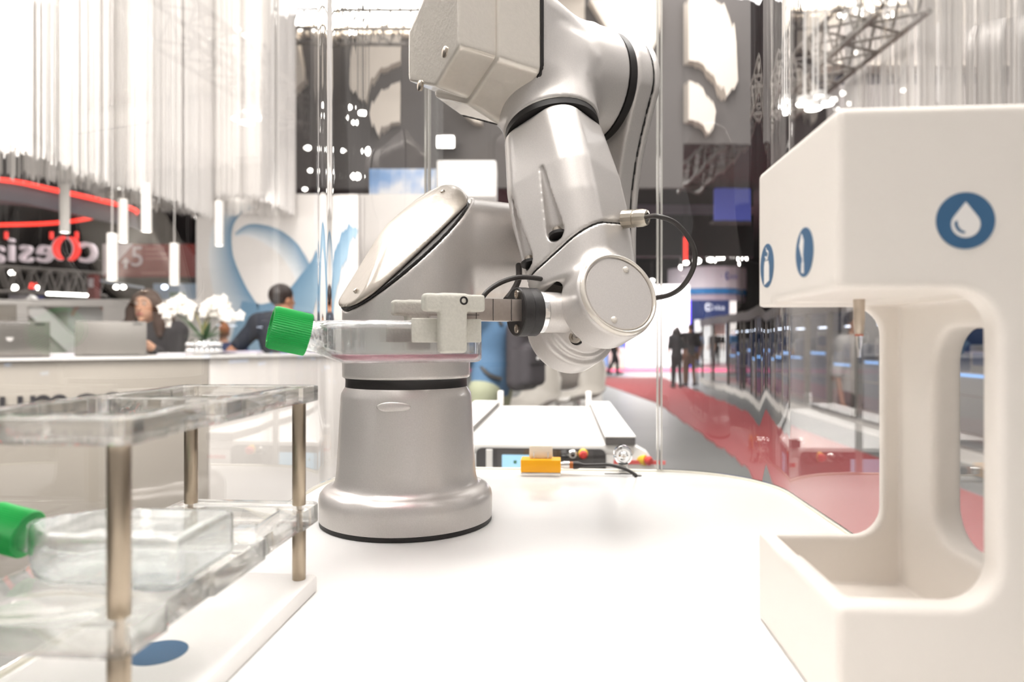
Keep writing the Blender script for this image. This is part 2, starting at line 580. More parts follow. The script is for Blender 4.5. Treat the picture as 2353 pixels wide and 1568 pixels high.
ZC, SL = .253, .945
NC = unit(-SL * A + ZZ); SD = unit(A + SL * ZZ)
PC = T0 + ZZ * ZC
def f_shoulder(p):
    d = d_cyl(p, T0, ZZ, .0604, .1355, .40, .002)
    t = d_cyl(p, T0 + ZZ * .262, A, .0515, 0, .1935, .003)
    d = smin(d, t, .010)
    return smax(d, (p - PC) @ NC, .0015)
sh = solid('shoulder', f_shoulder, AB(-.08, 0, .13) - .08, AB(.11, 0, .262) + [.13, .13, .06], .0022, SILVER, arm)
def ecyl(p, k, h0, h1, rd):
    q = p - PC
    s, b, h = q @ SD, q @ B, q @ NC
    rs, rb = .0604 * 1.376 * k, .0604 * k
    kk = np.sqrt((s / rs) ** 2 + (b / rb) ** 2)
    gd = np.sqrt((s / rs ** 2) ** 2 + (b / rb ** 2) ** 2) / np.maximum(kk, 1e-6)
    return smax((kk - 1) / np.maximum(gd, 1 / .06), np.abs(h - (h0 + h1) / 2) - (h1 - h0) / 2, rd)
def f_scover(p):
    q = p - PC
    d = ecyl(p, 1.02, .0028, .05, .004)
    b, h, s = q @ B, q @ NC, q @ SD
    p1 = (h - .033 + 7.5 * np.minimum(b - .014, 0) ** 2 + 1.2 * s * s) / 1.2
    p2 = (h - .030 + .75 * (b - .012) - .12 * s) / 1.25
    p3 = (h - .026 - .35 * (s + .02)) / 1.06
    d = smax(d, p1, .006); d = smax(d, p2, .003); d = smax(d, p3, .004)
    return d
BX = np.array([.10, .10, .10])
cov = solid('shoulder_cover', f_scover, PC - BX, PC + BX + [0, 0, .02], .0018, COVERPAINT, sh)
solid('cover_gasket', lambda p: ecyl(p, .985, .0002, .0029, .0004), PC - BX, PC + BX, .0016, BLACK, sh)
for s_ in (-1, 1):
    c = PC + SD * (.066 * s_) - B * .012 + NC * (.021 if s_ > 0 else .009)
    put('cover_slot', G().lathe(c, NC, [(.0022, 0), (.0022, .003), (.0012, .0034)], 14), STEEL, sh)

# upper arm behind the forearm
B0, Z0 = -.035, .442
def plate2(p, r, a0, a1, rd):
    q = p - T0
    a, b, z = q @ A, q @ B, q[:, 2]
    P1, P2 = np.array([0, .262]), np.array([B0, Z0])
    bz = np.stack([b, z], 1)
    ab = P2 - P1
    t = np.clip(((bz - P1) @ ab) / (ab @ ab), 0, 1)
    waist = r - .012 * np.sin(PI * t)
    d = np.linalg.norm(bz - P1 - t[:, None] * ab, axis=1) - waist
    return smax(d, np.abs(a - (a0 + a1) / 2) - (a1 - a0) / 2, rd)
UAlo, UAhi = AB(.22, -.02, .35) - [.13, .13, .17], AB(.22, -.02, .35) + [.13, .13, .17]
ua = solid('upper_arm', lambda p: plate2(p, .061, .2105, .232, .004), UAlo, UAhi, .0024, SILVER, arm)
solid('upper_arm_gasket', lambda p: plate2(p, .0595, .2322, .2342, .0004), UAlo, UAhi, .002, BLACK, ua)
solid('upper_arm_cover', lambda p: plate2(p, .0605, .2342, .2435, .005), UAlo, UAhi, .0024, SILVER, ua)
put('shoulder_ring', G().lathe(AB(0, 0, .262), A, [(.049, .193), (.049, .211)], 64), BLACK, ua)
put('elbow_ring', G().lathe(AB(0, B0, Z0), A, [(.05, .2005), (.0588, .202), (.0588, .2108), (.05, .212)], 80), BLACK, ua)

# elbow
E0 = np.array([.0277, .682, .4406])
CW = np.array([.068, .595, .1926])
FD = unit(CW - E0)
def E(t): return E0 + FD * t
PLN = [((-1, 0), .072), ((-.406, -.914), .064), ((.374, -.928), .058), ((1, 0), .07), ((-.5, .866), .068), ((.5, .866), .066)]
BC, ZCN = -.028, .452
def octo(p, off, slope, aref, a0, a1, k, kk=.012):
    q = p - T0
    a, b, z = q @ A, q @ B - BC, q[:, 2] - ZCN
    d = None
    for (n, r) in PLN:
        e = b * n[0] + z * n[1] - (r + off + slope * (a - aref))
        d = e if d is None else smax(d, e, kk)
    d = smax(d, a0 - a, k)
    return smax(d, a - a1, k)
def f_elbow(p):
    d = octo(p, .004, -.28, .085, .086, .165, .006)
    d = smin(d, d_cyl(p, AB(0, B0, Z0), A, .0605, .10, .2005, .004), .006)
    # ridge that runs from the front face into the drum
    d = smin(d, d_cap(p, AB(.152, -.086, .445), AB(.174, -.0665, .488), .008, .0025), .008)
    d = smin(d, d_cyl(p, E0, FD, .0468, 0, .0705, .002), .016)
    return d
el = solid('elbow', f_elbow, AB(.13, -.03, .42) - [.125, .125, .085], AB(.13, -.03, .42) + [.125, .125, .11], .0022, SILVER, arm)
solid('elbow_gasket', lambda p: octo(p, .0052, 0, .085, .0832, .0862, .0006, .008), AB(.084, -.03, .45) - [.09, .09, .09], AB(.084, -.03, .45) + [.09, .09, .09], .002, BLACK, el)
def f_ecover(p):
    d = octo(p, .0042, .34, .083, .040, .0834, .002, .005)
    q = p - T0
    a, b, z = q @ A, q @ B, q[:, 2]
    d = smax(d, .046 - a, .002)
    return d
solid('elbow_cover', f_ecover, AB(.06, -.03, .45) - [.10, .10, .10], AB(.06, -.03, .45) + [.10, .10, .10], .002, LIGHTPAINT, el)
def f_eface(p):
    d = octo(p, -.012, .15, .05, .012, .062, .003, .004)
    return d
solid('elbow_face_plate', f_eface, AB(.04, -.03, .45) - [.09, .09, .10], AB(.04, -.03, .45) + [.09, .09, .10], .002, LIGHTPAINT, el)
for b, z in ((-.056, .430), (-.004, .416), (-.066, .480)):
    put('cover_screw', G().lathe(AB(.0135, b, z), -A, [(.005, 0), (.005, .0024), (.0036, .0032)], 18), STEEL, el)
put('forearm_ring', G().lathe(E0, FD, [(.04, .0695), (.0452, .0705), (.0452, .0765), (.04, .0775)], 80), BLACK, el)

# forearm: a rounded square section with an edge towards the front
Rr = unit(np.array([1, 0, 0]) - FD * FD[0]); Qf = np.cross(FD, Rr); Qf = Qf if Qf[1] < 0 else -Qf
ea = math.radians(40)
E1 = unit(-math.sin(ea) * Rr + math.cos(ea) * Qf); E2 = unit(np.cross(FD, E1))
if E2 @ Rr < 0: E2 = -E2
RF = np.array([E1, E2, FD])
SP = P(1360, 525, .575); MS = unit([.515, -.266, -.815])
def body(p, t0, t1):
    q = p - E0
    t = q @ FD
    x, y = q @ E1, q @ E2
    hw = .0405 + .0045 * np.clip((t - .078) / .06, 0, 1) - .004 * np.clip((t - .17) / .07, 0, 1)
    rd = .024
    dx, dy = np.abs(x) - (hw - rd), np.abs(y) - (hw - rd)
    d = np.minimum(np.maximum(dx, dy), 0) + np.hypot(np.maximum(dx, 0), np.maximum(dy, 0)) - rd
    d = smax(d, t0 - t, .006)
    return smax(d, t - t1, .004)
def sp(t, x, y): return E0 + FD * t + E1 * x + E2 * y
SLOTS = []
for (px, py, dd) in ((1277, 540, .572), (1210, 608, .60)):
    e = hit(lambda p: body(p, .0775, .30), px, py)
    SLOTS.append((e, grad(lambda p: body(p, .0775, .30), e)))
def f_fore(p):
    d = body(p, .0775, .30)
    d = smax(d, (p - SP) @ MS + .0008, .0012)
    for e, gn in SLOTS:
        d = smax(d, -d_cap(p, e - FD * .004 - gn * .002, e - FD * .066 + gn * .001, .0088, .0018), .002)
        d = smax(d, -smax(d_cyl(p, e - gn * .003, FD, .0082, -.012, .0, .001), -(p - e) @ FD - .012, .001), .0015)
    return d
fo = solid('forearm', f_fore, E(.16) - [.085, .10, .11], E(.16) + [.085, .10, .11], .0019, SILVER, arm)
solid('forearm_seam', lambda p: smax(body(p, .09, .30) + .0012, np.abs((p - SP) @ MS) - .0013, .0003), E(.19) - [.09, .09, .08], E(.19) + [.09, .09, .08], .0019, BLACK, fo)
for e, gn in SLOTS:
    q_ = e - gn * .0035
    put('forearm_screw', G().cyl(q_ - FD * .0062, q_ - FD * .0022, .0042, n=18).cyl(q_ - FD * .0074, q_ - FD * .0062, .0034, n=12), STEEL, fo)
    put('screw_washer', G().cyl(q_ - FD * .0022, q_ + FD * .0006, .0080, n=24), BLACK, fo)

# wrist: fork with two drums on the tilted axis, hub and tool flange between
WN, WF = np.array([.0861, .555, .2075]), np.array([.05, .635, .1777])
WA = unit(WN - WF)
GD = unit([-.912, -.411, 0]); QD = np.cross(ZZ, GD); QD = QD if QD[1] > 0 else -QD
def f_wrist(p):
    d = body(p, .08, .242)
    d = smax(d, -((p - SP) @ MS) + .0008, .0012)
    d = smin(d, d_cyl(p, CW, WA, .0365, .013, .0475, .004), .010)
    d = smin(d, d_cyl(p, CW, WA, .0395, -.050, -.0215, .004), .008)
    d = smin(d, d_cyl(p, CW, WA, .0335, -.03, -.0155, .002), .0025)
    d = smax(d, -d_cyl(p, CW, WA, .043, -.0148, .0128, .001), .002)
    d = smin(d, d_cyl(p, CW, WA, .029, -.02, .016, .001), .003)
    c = CW - WA * .02 + FD * .022 + GD * .006
    return d
wr = solid('wrist', f_wrist, CW - [.085, .10, .06], CW + [.095, .10, .14], .0018, SILVER, arm)
put('wrist_cover', G().lathe(CW, WA, [(.0312, .047), (.0312, .0486), (.0304, .0494)], 80), SILVER, wr)
put('wrist_cover_rim', G().lathe(CW, WA, [(.0318, .0470), (.0322, .0502), (.0334, .0510), (.0347, .0500), (.0352, .0465)], 80, caps=False), LIGHTPAINT, wr, smooth=180)
WX = unit(np.cross(ZZ, -WA)); WX = WX if WX[0] > 0 else -WX
WY = np.cross(WA, WX); WY = WY if WY[2] > 0 else -WY
for (px, py) in ((1438, 620), (1411, 735)):
    r = P(px, py, .548); ray = r - np.array([0, 0, HC])
    tt = ((CW + WA * .0494 - np.array([0, 0, HC])) @ WA) / (ray @ WA)
    put('cover_rivet', G().lathe(np.array([0, 0, HC]) + ray * tt, WA, [(.0028, 0), (.0026, .0008), (.0015, .0014)], 20), LIGHTPAINT, wr)
for (px, py, ax) in ((1478, 606, None), (1322, 776, unit([-.35, -.85, .15])), (1464, 553, None)):
    c = hit(f_wrist, px, py)
    if c[1] < .41: continue
    if ax is None: ax = grad(f_wrist, c)
    c = c + ax * .0006
    put('wrist_screw', G().lathe(c - ax * .004, ax, [(.005, 0), (.005, .0058), (.0028, .006), (.0026, .0035)], 20), STEEL, wr)
    put('screw_washer', G().lathe(c - ax * .006, ax, [(.006, 0), (.006, .0025)], 20), BLACK, wr)

CG = CW + ZZ * .0016
def GP(t, q=0, z=0): return CG + GD * t + QD * q + ZZ * z
tf = put('tool_flange', G().lathe(CG, GD, [(.0165, .010), (.0172, .022), (.0172, .045), (.0168, .047)], 64), SILVER, arm)
put('flange_groove', G().lathe(CG, GD, [(.0164, .0465), (.0164, .0478)], 64), BLACK, tf)
put('flange_ring', G().lathe(CG, GD, [(.0178, .0478), (.0181, .0482), (.0181, .0528), (.0178, .0532)], 64), CHROME, tf)
gp = put('gripper_adapter', G().lathe(CG, GD, [(.0195, .0532), (.0202, .0538), (.0202, .0612), (.0198, .0618), (.0198, .0622), (.0204, .0627), (.0204, .0705), (.0195, .0713)], 72), PLATEBLACK, arm)
for z in (-.0142, .0142):
    c = GP(.0713, -.004, z)
    put('adapter_screw', G().lathe(c, GD, [(.0036, -.001), (.0036, .0016), (.0022, .0018), (.0019, .0006)], 18), STEEL, gp)

# gripper
RG = np.array([-GD, QD, ZZ])
ZG = .0008
gr = put('gripper_body', G().box(GP(.095, 0, ZG), (.026, .012, .0088), RG), GRIPSTEEL, arm, bevel=.0006)
for t in (.0805, .0965, .111):
    put('guide_line', G().box(GP(t, -.0121, ZG), (.00025, .0002, .0086), RG), PLATEBLACK, gr, smooth=0)
for k, z in enumerate((-.0045, -.0015, .0015, .0045)):
    put('guide_line', G().box(GP(.1145, -.0121, ZG + z), (.006, .0002, .0002), RG), PLATEBLACK, gr, smooth=0)
def finger(s):
    c = GP(0, 0, 0)
    def fn(p):
        q = p - GP(0, 0, 0)
        P3 = np.stack([q @ GD, (q @ QD) * -s, q[:, 2]], 1)
        I = np.eye(3)
        d = d_box(P3, np.array([.1425, .0445, -.0115]), I, (.0103, .0058, .0215), .003)
        d = smin(d, d_box(P3, np.array([.148, .044, .0035]), I, (.0165, .0058, .0065), .003), .002)
        d = smin(d, d_box(P3, np.array([.126, .026, .0035]), I, (.008, .023, .0062), .002), .002)
        return d
    fi = solid('finger', fn, GP(.14, -s * .03, 0) - [.05, .05, .05], GP(.14, -s * .03, 0) + [.05, .05, .05], .0014, GREYPLASTIC, gr)
    put('finger_pad', G().box(GP(.144, -s * .0378, -.0165), (.027, .0014, .0088), RG), GREYPLASTIC, gr, bevel=.0012)
    put('finger_screw', G().lathe(GP(.1355, -s * .0502, .005), -QD * s, [(.0032, -.002), (.0032, .0004), (.0018, .0005), (.0016, -.001)], 18), BLACK, gr)
finger(1); finger(-1)

# cables on the arm
CABLE = mat('black cable sheath', (52, 48, 46), 0.42, scale=200)
gl = hit(f_fore, 1446, 508) ; gl = gl if gl[1] > .41 else P(1447, 503, .60)
gx = unit(P(1500, 499, gl[1] - .012) - gl)
gd = put('cable_gland', G().lathe(gl, gx, [(.008, -.006), (.008, .004), (.0072, .0045), (.0072, .006), (.0078, .0065), (.0078, .012), (.0066, .0165), (.0045, .0168), (.0042, .013)], 14), mat('nickel gland', (200, 192, 178), .3, .9), arm, smooth=20)
put('gland_ring', G().lathe(gl, gx, [(.0046, .0128), (.0046, .0162)], 20), BLACK, gd)
put('cable', G().tube([gl + gx * .013, P(1510, 497, .562), P(1555, 515, .56), P(1590, 560, .56), P(1596, 605, .563), P(1575, 650, .57), P(1545, 675, .58), P(1505, 685, .595), P(1440, 690, .63)], .0021, 12), CABLE, arm)
put('cable', G().tube([P(1330, 655, .60), P(1290, 652, .592), P(1235, 640, .582), P(1190, 638, .572), P(1150, 650, .563), P(1118, 672, .555), P(1100, 700, .552)], .0021, 12), CABLE, arm)
put('cable', G().tube([P(1192, 610, .66), P(1192, 640, .64), P(1180, 668, .62), P(1163, 690, .60)], .003, 10), CABLE, arm)

# ------------------------------------------------------------------ culture flasks
def flask(name, org, X, Y, Z, k, label, liquid):
    """org: middle of the foot end at the bottom; X towards the cap, Y width, Z up; k: scale"""
    X, Y, Z = unit(X), unit(Y), unit(Z)
    tilt = math.radians(13)
    NX = X * math.cos(tilt) + Z * math.sin(tilt); NZ = Z * math.cos(tilt) - X * math.sin(tilt)
    R = np.array([X, Y, Z])
    th, hw, L = .031 * k, .036 * k, .088 * k
    nk = org + X * .100 * k + Z * .0150 * k
    def outer(p):
        q = p - org
        x, y, z = q @ X, np.abs(q @ Y), q @ Z
        w = smin(np.full_like(x, hw), hw - (x - L) * .95, .012 * k)
        rd = .004 * k
        d = smax((y - w) * .85, -x, rd); d = smax(d, x - .116 * k, rd)
        # the floor rises towards the neck
        fl = -z + np.maximum(0, (x - .10 * k)) * .45
        d = smax(d, smax(z - th, fl, rd), rd)
        n = d_cyl(p, nk, NX, .0112 * k, 0, .030 * k, .001 * k)
        return smin(d, n, .003 * k)
    def shell(p):
        return np.maximum(outer(p), -(outer(p) + .0013 * k))
    c = org + X * .06 * k + Z * .018 * k
    ext = np.abs(X) * .078 * k + np.abs(Y) * .043 * k + np.abs(Z) * .03 * k
    t = thing(name, org, label, 'flask', 'culture flasks')
    v, f = sdf_mesh(outer, c - ext, c + ext, .0014 * k)
    v2, f2 = sdf_mesh(lambda p: outer(p) + .0013 * k, c - ext, c + ext, .0014 * k)
    n = len(v)
    put('flask_body', (np.concatenate([v, v2]), f + [tuple(i + n for i in q[::-1]) for q in f2]), FLASKG, t, smooth=180, fix=False)
    for z in (.0012, .0298):
        pts = [(.0005, -hw), (.0005, hw), (L, hw), (.116 * k, .013 * k), (.116 * k, -.013 * k), (L, -hw)]
        ring = [(x + (.0012 * k if x < .01 else -.0012 * k * 0), y * (1 - .0016 / .036)) for x, y in pts]
    if liquid:
        def liq(p):
            q = p - org
            return smax(outer(p) + .00135 * k, (q @ Z) - .0062 * k, .0005)
        solid('medium', liq, c - ext, c + ext, .0014 * k, PINK, t)
    g = G()
    n = 56
    a = np.linspace(0, 2 * PI, n * 2, endpoint=False)
    rr = np.where(np.arange(n * 2) % 2 == 0, .0156, .0149) * k
    e1, e2 = Y, NZ
    c0 = nk + NX * .0235 * k
    prof = [(.98, 0), (1, .0006), (1, .0245), (.95, .0265), (.80, .027), (.72, .0268), (.70, .0255)]
    vv = np.concatenate([c0 + NX * h * k + (np.cos(a) * rr * s)[:, None] * e1 + (np.sin(a) * rr * s)[:, None] * e2 for s, h in prof])
    m = n * 2
    ff = [(j * m + i, j * m + (i + 1) % m, (j + 1) * m + (i + 1) % m, (j + 1) * m + i) for j in range(len(prof) - 1) for i in range(m)]
    ff += [tuple(reversed(range(m))), tuple((len(prof) - 1) * m + i for i in range(m))]
    put('cap', G().add(vv, ff), GREEN, t, smooth=25)
    return t
fz = .1540
flask('flask', CW * [1, 1, 0] + GD * .1147 + ZZ * fz, GD, QD, ZZ, 1.0, 'clear flask with pink liquid and green cap held in the gripper fingers', True)

# ------------------------------------------------------------------ acrylic flask rack
rk = thing('flask_rack', T(-.2134, .351, 0), 'clear acrylic rack of two plates on steel posts and a white base', 'rack')
V0, V1, UU0, UU1 = -.2508, -.1759, .2586, .4437
put('base_board', G().prism(rrect(V0 - .012, UU0 - .10, V1 + .0095, UU1 + .012, .006), lambda x, y, z: T(x, y, z), 0, .011), mat('white board', (244, 241, 238), .4), rk, bevel=.002)
for v in (V0, V1):
    for u in (UU0, UU1):
        for z0, z1 in ((.011, .0480), (.0606, .1296)):
            put('post', G().lathe(T(v, u, 0), ZZ, [(.0042, z0), (.0044, z0 + .0004), (.0044, z1 - .0004), (.0042, z1)], 28), POST, rk)
        put('post_screw', G().lathe(T(v, u, 0), ZZ, [(.0018, .0482), (.0018, .0604)], 12), STEEL, rk)
def plate(z0, z1, up):
    x0, x1, y0, y1 = V0 - .0105, V1 + .0105, UU0 - .011, UU1 + .0125
    r = .007
    n = .0022
    ym = (y0 + y1) / 2
    out = []
    c = rrect(x0, y0, x1, y1, r)
    k = len(c) // 4
    # shallow notches along the long edges
    def edge(x, s, ys):
        o = []
        for (ya, yb) in ys:
            o += [(x, ya), (x - s * n, ya + .0015), (x - s * n, yb - .0015), (x, yb)]
        return o
    ys = [(UU0 + .016, UU0 + .055), (UU1 - .075, UU1 - .020)]
    out = c[3 * k:] + edge(x1, 1, ys) + c[:k] + c[k:2 * k] + [q for q in edge(x0, -1, ys)[::-1]] + c[2 * k:3 * k]
    b = .0165
    if up:
        holes = [rrect(x0 + b, y0 + b + .004, x1 - b, ym - .014, .004), rrect(x0 + b, ym + .004, x1 - b, y1 - b, .004)]
    else:
        holes = [rrect(x0 + b + .006, y1 - .062, x1 - b - .002, y1 - .020, .006)]
    put('plate', curve_mesh([out] + holes, z1 - z0, .0006, lambda x, y, z: T(x, y, z + (z0 + z1) / 2), 1), ACRYL, rk, smooth=40)
plate(.0482, .0604, False)
plate(.1298, .1400, True)
ic = put('printed_icon', G().lathe(T(-.2062, .3335, .011), ZZ, [(.0142, 0), (.0142, .0003)], 48), BLUEICON, rk)
flask('flask', T(-.1685, .3135, .0608), -TV, TU, ZZ, .74, 'clear empty flask with green cap lying on the lower rack plate', False)

# ------------------------------------------------------------------ white dispenser station
ds = thing('dispenser', T(.1693, .3685, 0), 'tall matt white dispensing station with blue round icons, open at the corner', 'dispenser')
DV0, DV1, DU0, DU1, DH = .1193, .2165, .3076, .4295, .2723
I3 = np.eye(3)
def rr2(x, y, x0, x1, y0, y1, r):
    qx, qy = np.abs(x - (x0 + x1) / 2) - (x1 - x0) / 2 + r, np.abs(y - (y0 + y1) / 2) - (y1 - y0) / 2 + r
    return np.minimum(np.maximum(qx, qy), 0) + np.hypot(np.maximum(qx, 0), np.maximum(qy, 0)) - r
def f_disp(p):
    v, u, z = p[:, 0], p[:, 1], p[:, 2]
    d = d_box(p, np.array([(DV0 + DV1) / 2, (DU0 + DU1) / 2, DH / 2]), I3, ((DV1 - DV0) / 2, (DU1 - DU0) / 2, DH / 2), .0035)
    front = rr2(v, z, DV0 - .1, .1865, .0545, .1925, .0185)
    d = smax(d, -smax(front, u - .40, .001), .0045)
    back = rr2(v, z, DV0 - .1, .1905, .0530, .1905, .0175)
    d = smax(d, -smax(back, .38 - u, .001), .002)
    cav = d_box(p, np.array([(DV0 + .0095 + .2005) / 2, (DU0 + .0125 + .4235) / 2, (.0245 + .1915) / 2]), I3, ((.2005 - DV0 - .0095) / 2, (.4235 - DU0 - .0125) / 2, (.1915 - .0245) / 2), .002)
    d = smax(d, -cav, .002)
    slot = rr2(u, z, .319, .388, .062, .1765, .020)
    d = smax(d, -smax(slot, .19 - v, .001), .0045)
    return d
vv, ff = sdf_mesh(f_disp, (DV0 - .005, DU0 - .005, -.005), (DV1 + .005, DU1 + .005, DH + .005), .0017)
put('body', (vv[:, :1] * TV + vv[:, 1:2] * TU + vv[:, 2:] * ZZ, ff), DISPWHITE, ds, smooth=180, fix=False)
def icon(fr, r, shapes):
    d = put('icon', G().prism([(r * math.cos(a), r * math.sin(a)) for a in np.linspace(0, 2 * PI, 48, endpoint=False)], fr, -.0003, .0003), BLUEICON, ds, smooth=0)
    for kind_, pts in shapes:
        g = G().prism([(x * r, y * r) for x, y in pts], fr, .0003, .0005 if kind_ != 'b' else .0007)
        put('icon_symbol', g, BLUEICON if kind_ == 'b' else WHITEICON, d, smooth=0)
ffr = face_frame(T(.1725, DU0, .2218), TV, ZZ)
drop = [(0, .66)] + [(.49 * math.sin(a) , -.13 + -.47 * math.cos(a) * -1) for a in np.linspace(.95, 2 * PI - .95, 30)]
arc = [(-.05 + .34 * math.cos(a), -.09 + .36 * math.sin(a)) for a in np.linspace(PI * .95, PI * 1.5, 10)] + [(-.02 + .27 * math.cos(a), -.05 + .33 * math.sin(a)) for a in np.linspace(PI * 1.5, PI * .95, 10)]
icon(ffr, .0122, [('w', drop), ('b', arc)])
def left_face(px, py):
    r = P(px, py, 1.0) - np.array([0, 0, HC]); cpos = np.array([0, 0, HC])
    n = -TV
    t = ((T(DV0, 0, 0) - cpos) @ n) / (r @ n)
    return face_frame(cpos + r * t, -TU, ZZ)
pip = [(-.28, .80), (-.02, .48), (-.10, -.08), (-.25, -.18), (-.55, .32)]
icon(left_face(1849, 580), .0122, [('w', pip), ('w', [(-.19, -.10), (-.08, -.10), (-.08, -.42), (-.19, -.42)]), ('w', [(-.26, -.40), (-.02, -.40), (-.02, -.86), (-.30, -.80)])])
bot = [(-.30, .22), (.25, .22), (.38, -.05), (.38, -.70), (-.38, -.86), (-.38, -.05)]
arrow = [(.28 * math.cos(a), .52 + .20 * math.sin(a)) for a in np.linspace(-PI * .85, PI * .5, 14)] + [(-.12, .86), (0, .62)] + [(.18 * math.cos(a), .52 + .12 * math.sin(a)) for a in np.linspace(PI * .5, -PI * .85, 14)]
icon(left_face(1763, 611), .0128, [('w', bot), ('w', [(-.2, .25), (.2, .28), (.2, .33), (-.2, .30)]), ('w', arrow)])
nz_ = P(1974, 700, .372)
nz0 = np.array([nz_[0], nz_[1], 0])
nozzle = put('nozzle', G().lathe(nz0, ZZ, [(.0029, .1985), (.0029, .1815), (.0026, .1765), (.0024, .1760), (.0021, .1735)], 28), mat('pale steel nozzle', (200, 186, 170), .35, .4), ds)
put('nozzle_ring', G().lathe(nz0, ZZ, [(.00215, .1737), (.00215, .1728)], 24), mat('red seal', (190, 110, 90), .5), nozzle)
put('nozzle_tip', G().lathe(nz0, ZZ, [(.0019, .1730), (.0016, .168), (.0011, .1655), (.0009, .161)], 20), FLASKG, nozzle)
cl = P(2018, 668, .345)
put('hose_clip', G().prism(rrect(-.006, -.0012, .006, .0012, .001), face_frame(cl + ZZ * .001, unit([1, 0, -.15]), ZZ), -.002, .002), mat('grey clip', (120, 112, 104), .5), ds)

# ------------------------------------------------------------------ yellow sensor and the door latch at the back edge
sn0 = P(1243, 1091, .869)
def SB(x0, x1, y, z0, z1, dy): return (sn0 + TV * (x0 + x1) / 2 + TU * y + ZZ * (z0 + z1) / 2, (abs(x1 - x0) / 2, dy, (z1 - z0) / 2), RT)
sn0 = np.array([sn0[0], sn0[1], 0])
se = thing('sensor', sn0, 'small yellow sensor box with a white tab near the back table edge', 'sensor')
put('mounting_foot', G().box(*SB(-.025, .025, 0, 0, .0048, .0125)), ALU, se, bevel=.0008)
put('housing', G().box(*SB(-.0252, .0252, 0, .0048, .0205, .013)), YELLOW, se, bevel=.0012)
put('tab', G().prism(rrect(-.0148, .0205, .0148, .0365, .003), lambda x, y, z: sn0 + TV * x + ZZ * y + TU * z, -.002, .002), mat('cream tab', (236, 226, 208), .5), se, bevel=.0004)
for x in (-.009, .009):
    put('tab_pin', G().box(*SB(x - .0006, x + .0006, -.0026, .0205, .029, .0006)), ALU, se)
cc = sn0 + TV * .0252 + ZZ * .0125
put('socket', G().lathe(cc, TV, [(.0040, 0), (.0040, .0030), (.0050, .0032), (.0050, .011)], 20), ALU, se)
put('plug', G().lathe(cc, TV, [(.0044, .011), (.0046, .0115), (.0046, .0155)], 20), mat('amber plug ring', (176, 100, 40), .4), se)
put('plug_sleeve', G().lathe(cc, TV, [(.0046, .0155), (.0052, .0165), (.0050, .021), (.0026, .028), (.0022, .032)], 20), CABLE, se)
put('sensor_cable', G().tube([cc + TV * .030, cc + TV * .045 + ZZ * .0005, P(1400, 1069, .862), P(1435, 1078, .858), P(1458, 1092, .852) + ZZ * .001, P(1462, 1096, .85)], .0022, 10), CABLE, se)
put('cable_hole', G().lathe(P(1464, 1094, .8605) * [1, 1, 0], ZZ, [(.006, -.002), (.006, .0003)], 24), BLACK, se)
la = T(.0822, .8925, 0)
lt = thing('door_latch', la, 'round chrome lock on the clear door above a black slot', 'lock')
lc = P(1432, 1047, .880)
put('lock_body', G().lathe(lc, -TU, [(.0118, -.012), (.0122, 0), (.0118, .003), (.0092, .0045), (.0088, .0025), (.0062, .0025), (.0058, .006), (.0040, .0075)], 40), CHROME, lt)
put('lock_cross', G().box(lc - TU * .0078, (.0028, .0004, .0006), RT).box(lc - TU * .0079, (.0006, .0004, .0028), RT), STEEL, lt)
put('lock_bracket', G().box((lc + np.array([0, 0, 0])) * [1, 1, 0] + ZZ * .0068, (.006, .003, .0066), RT), ALU, lt, bevel=.001)
put('lock_slot', G().box(np.array([lc[0] - .006, lc[1] - .008, .0003]), (.019, .0015, .0003), RT), BLACK, lt)
# ------------------------------------------------------------------ the hall
FZ = -ZT
def M(n, c, r=.6, **k): return mat(n, c, r, **k)
HALLGREY = M('dark hall surface', (92, 88, 86), .8, scale=2, var=.12)
BANNERDARK = M('dark grey banner cloth', (104, 100, 98), .8, scale=3, var=.06)
CONCRETE = M('polished concrete floor', (108, 108, 105), .4, scale=1.2, var=.2, spec=.3)
REDCARPET = M('red carpet', (158, 66, 68), .85, scale=300, var=.18, bump=.3)
MAGENTA = M('magenta carpet', (186, 62, 100), .85, scale=300, var=.15)
PANEL = M('white panel', (222, 217, 212), .5, scale=3, var=.015)
COUNTERGREY = M('warm grey counter front', (164, 157, 147), .45, scale=4, var=.02)
CREAM = M('cream panel', (232, 222, 210), .6, scale=4, var=.02)
NAVY = M('navy panel', (40, 62, 118), .6)
GLOW = mat('lamp glow', (255, 250, 242), .5, emit=9)
SOFTGLOW = mat('pendant glow', (255, 248, 238), .5, emit=3)
COOLGLOW = mat('cool lamp glow', (225, 236, 255), .5, emit=5)
REDGLOW = mat('red light line', (255, 62, 50), .5, emit=1.6)
VIOLET = mat('violet light line', (96, 70, 255), .5, emit=1.5)
BLUEGLOW = mat('pale blue light', (120, 170, 230), .5, emit=1.2)

def vis(name, g, m, **k):
    return put(name, g, m, None, kind='structure', **k)
vis('floor', G().box((4, 18, FZ - .05), (34, 32, .05)), CONCRETE, smooth=0)
vis('ceiling', G().box((4, 27, 6.1), (34, 23, .1)), HALLGREY, smooth=0)
vis('wall_back', G().box((4, 50.1, 2.2), (34, .1, 3.9)), HALLGREY, smooth=0)
vis('wall_left', G().box((-29.9, 18, 2.2), (.1, 32, 3.9)), HALLGREY, smooth=0)
vis('wall_right', G().box((37.9, 18, 2.2), (.1, 32, 3.9)), HALLGREY, smooth=0)

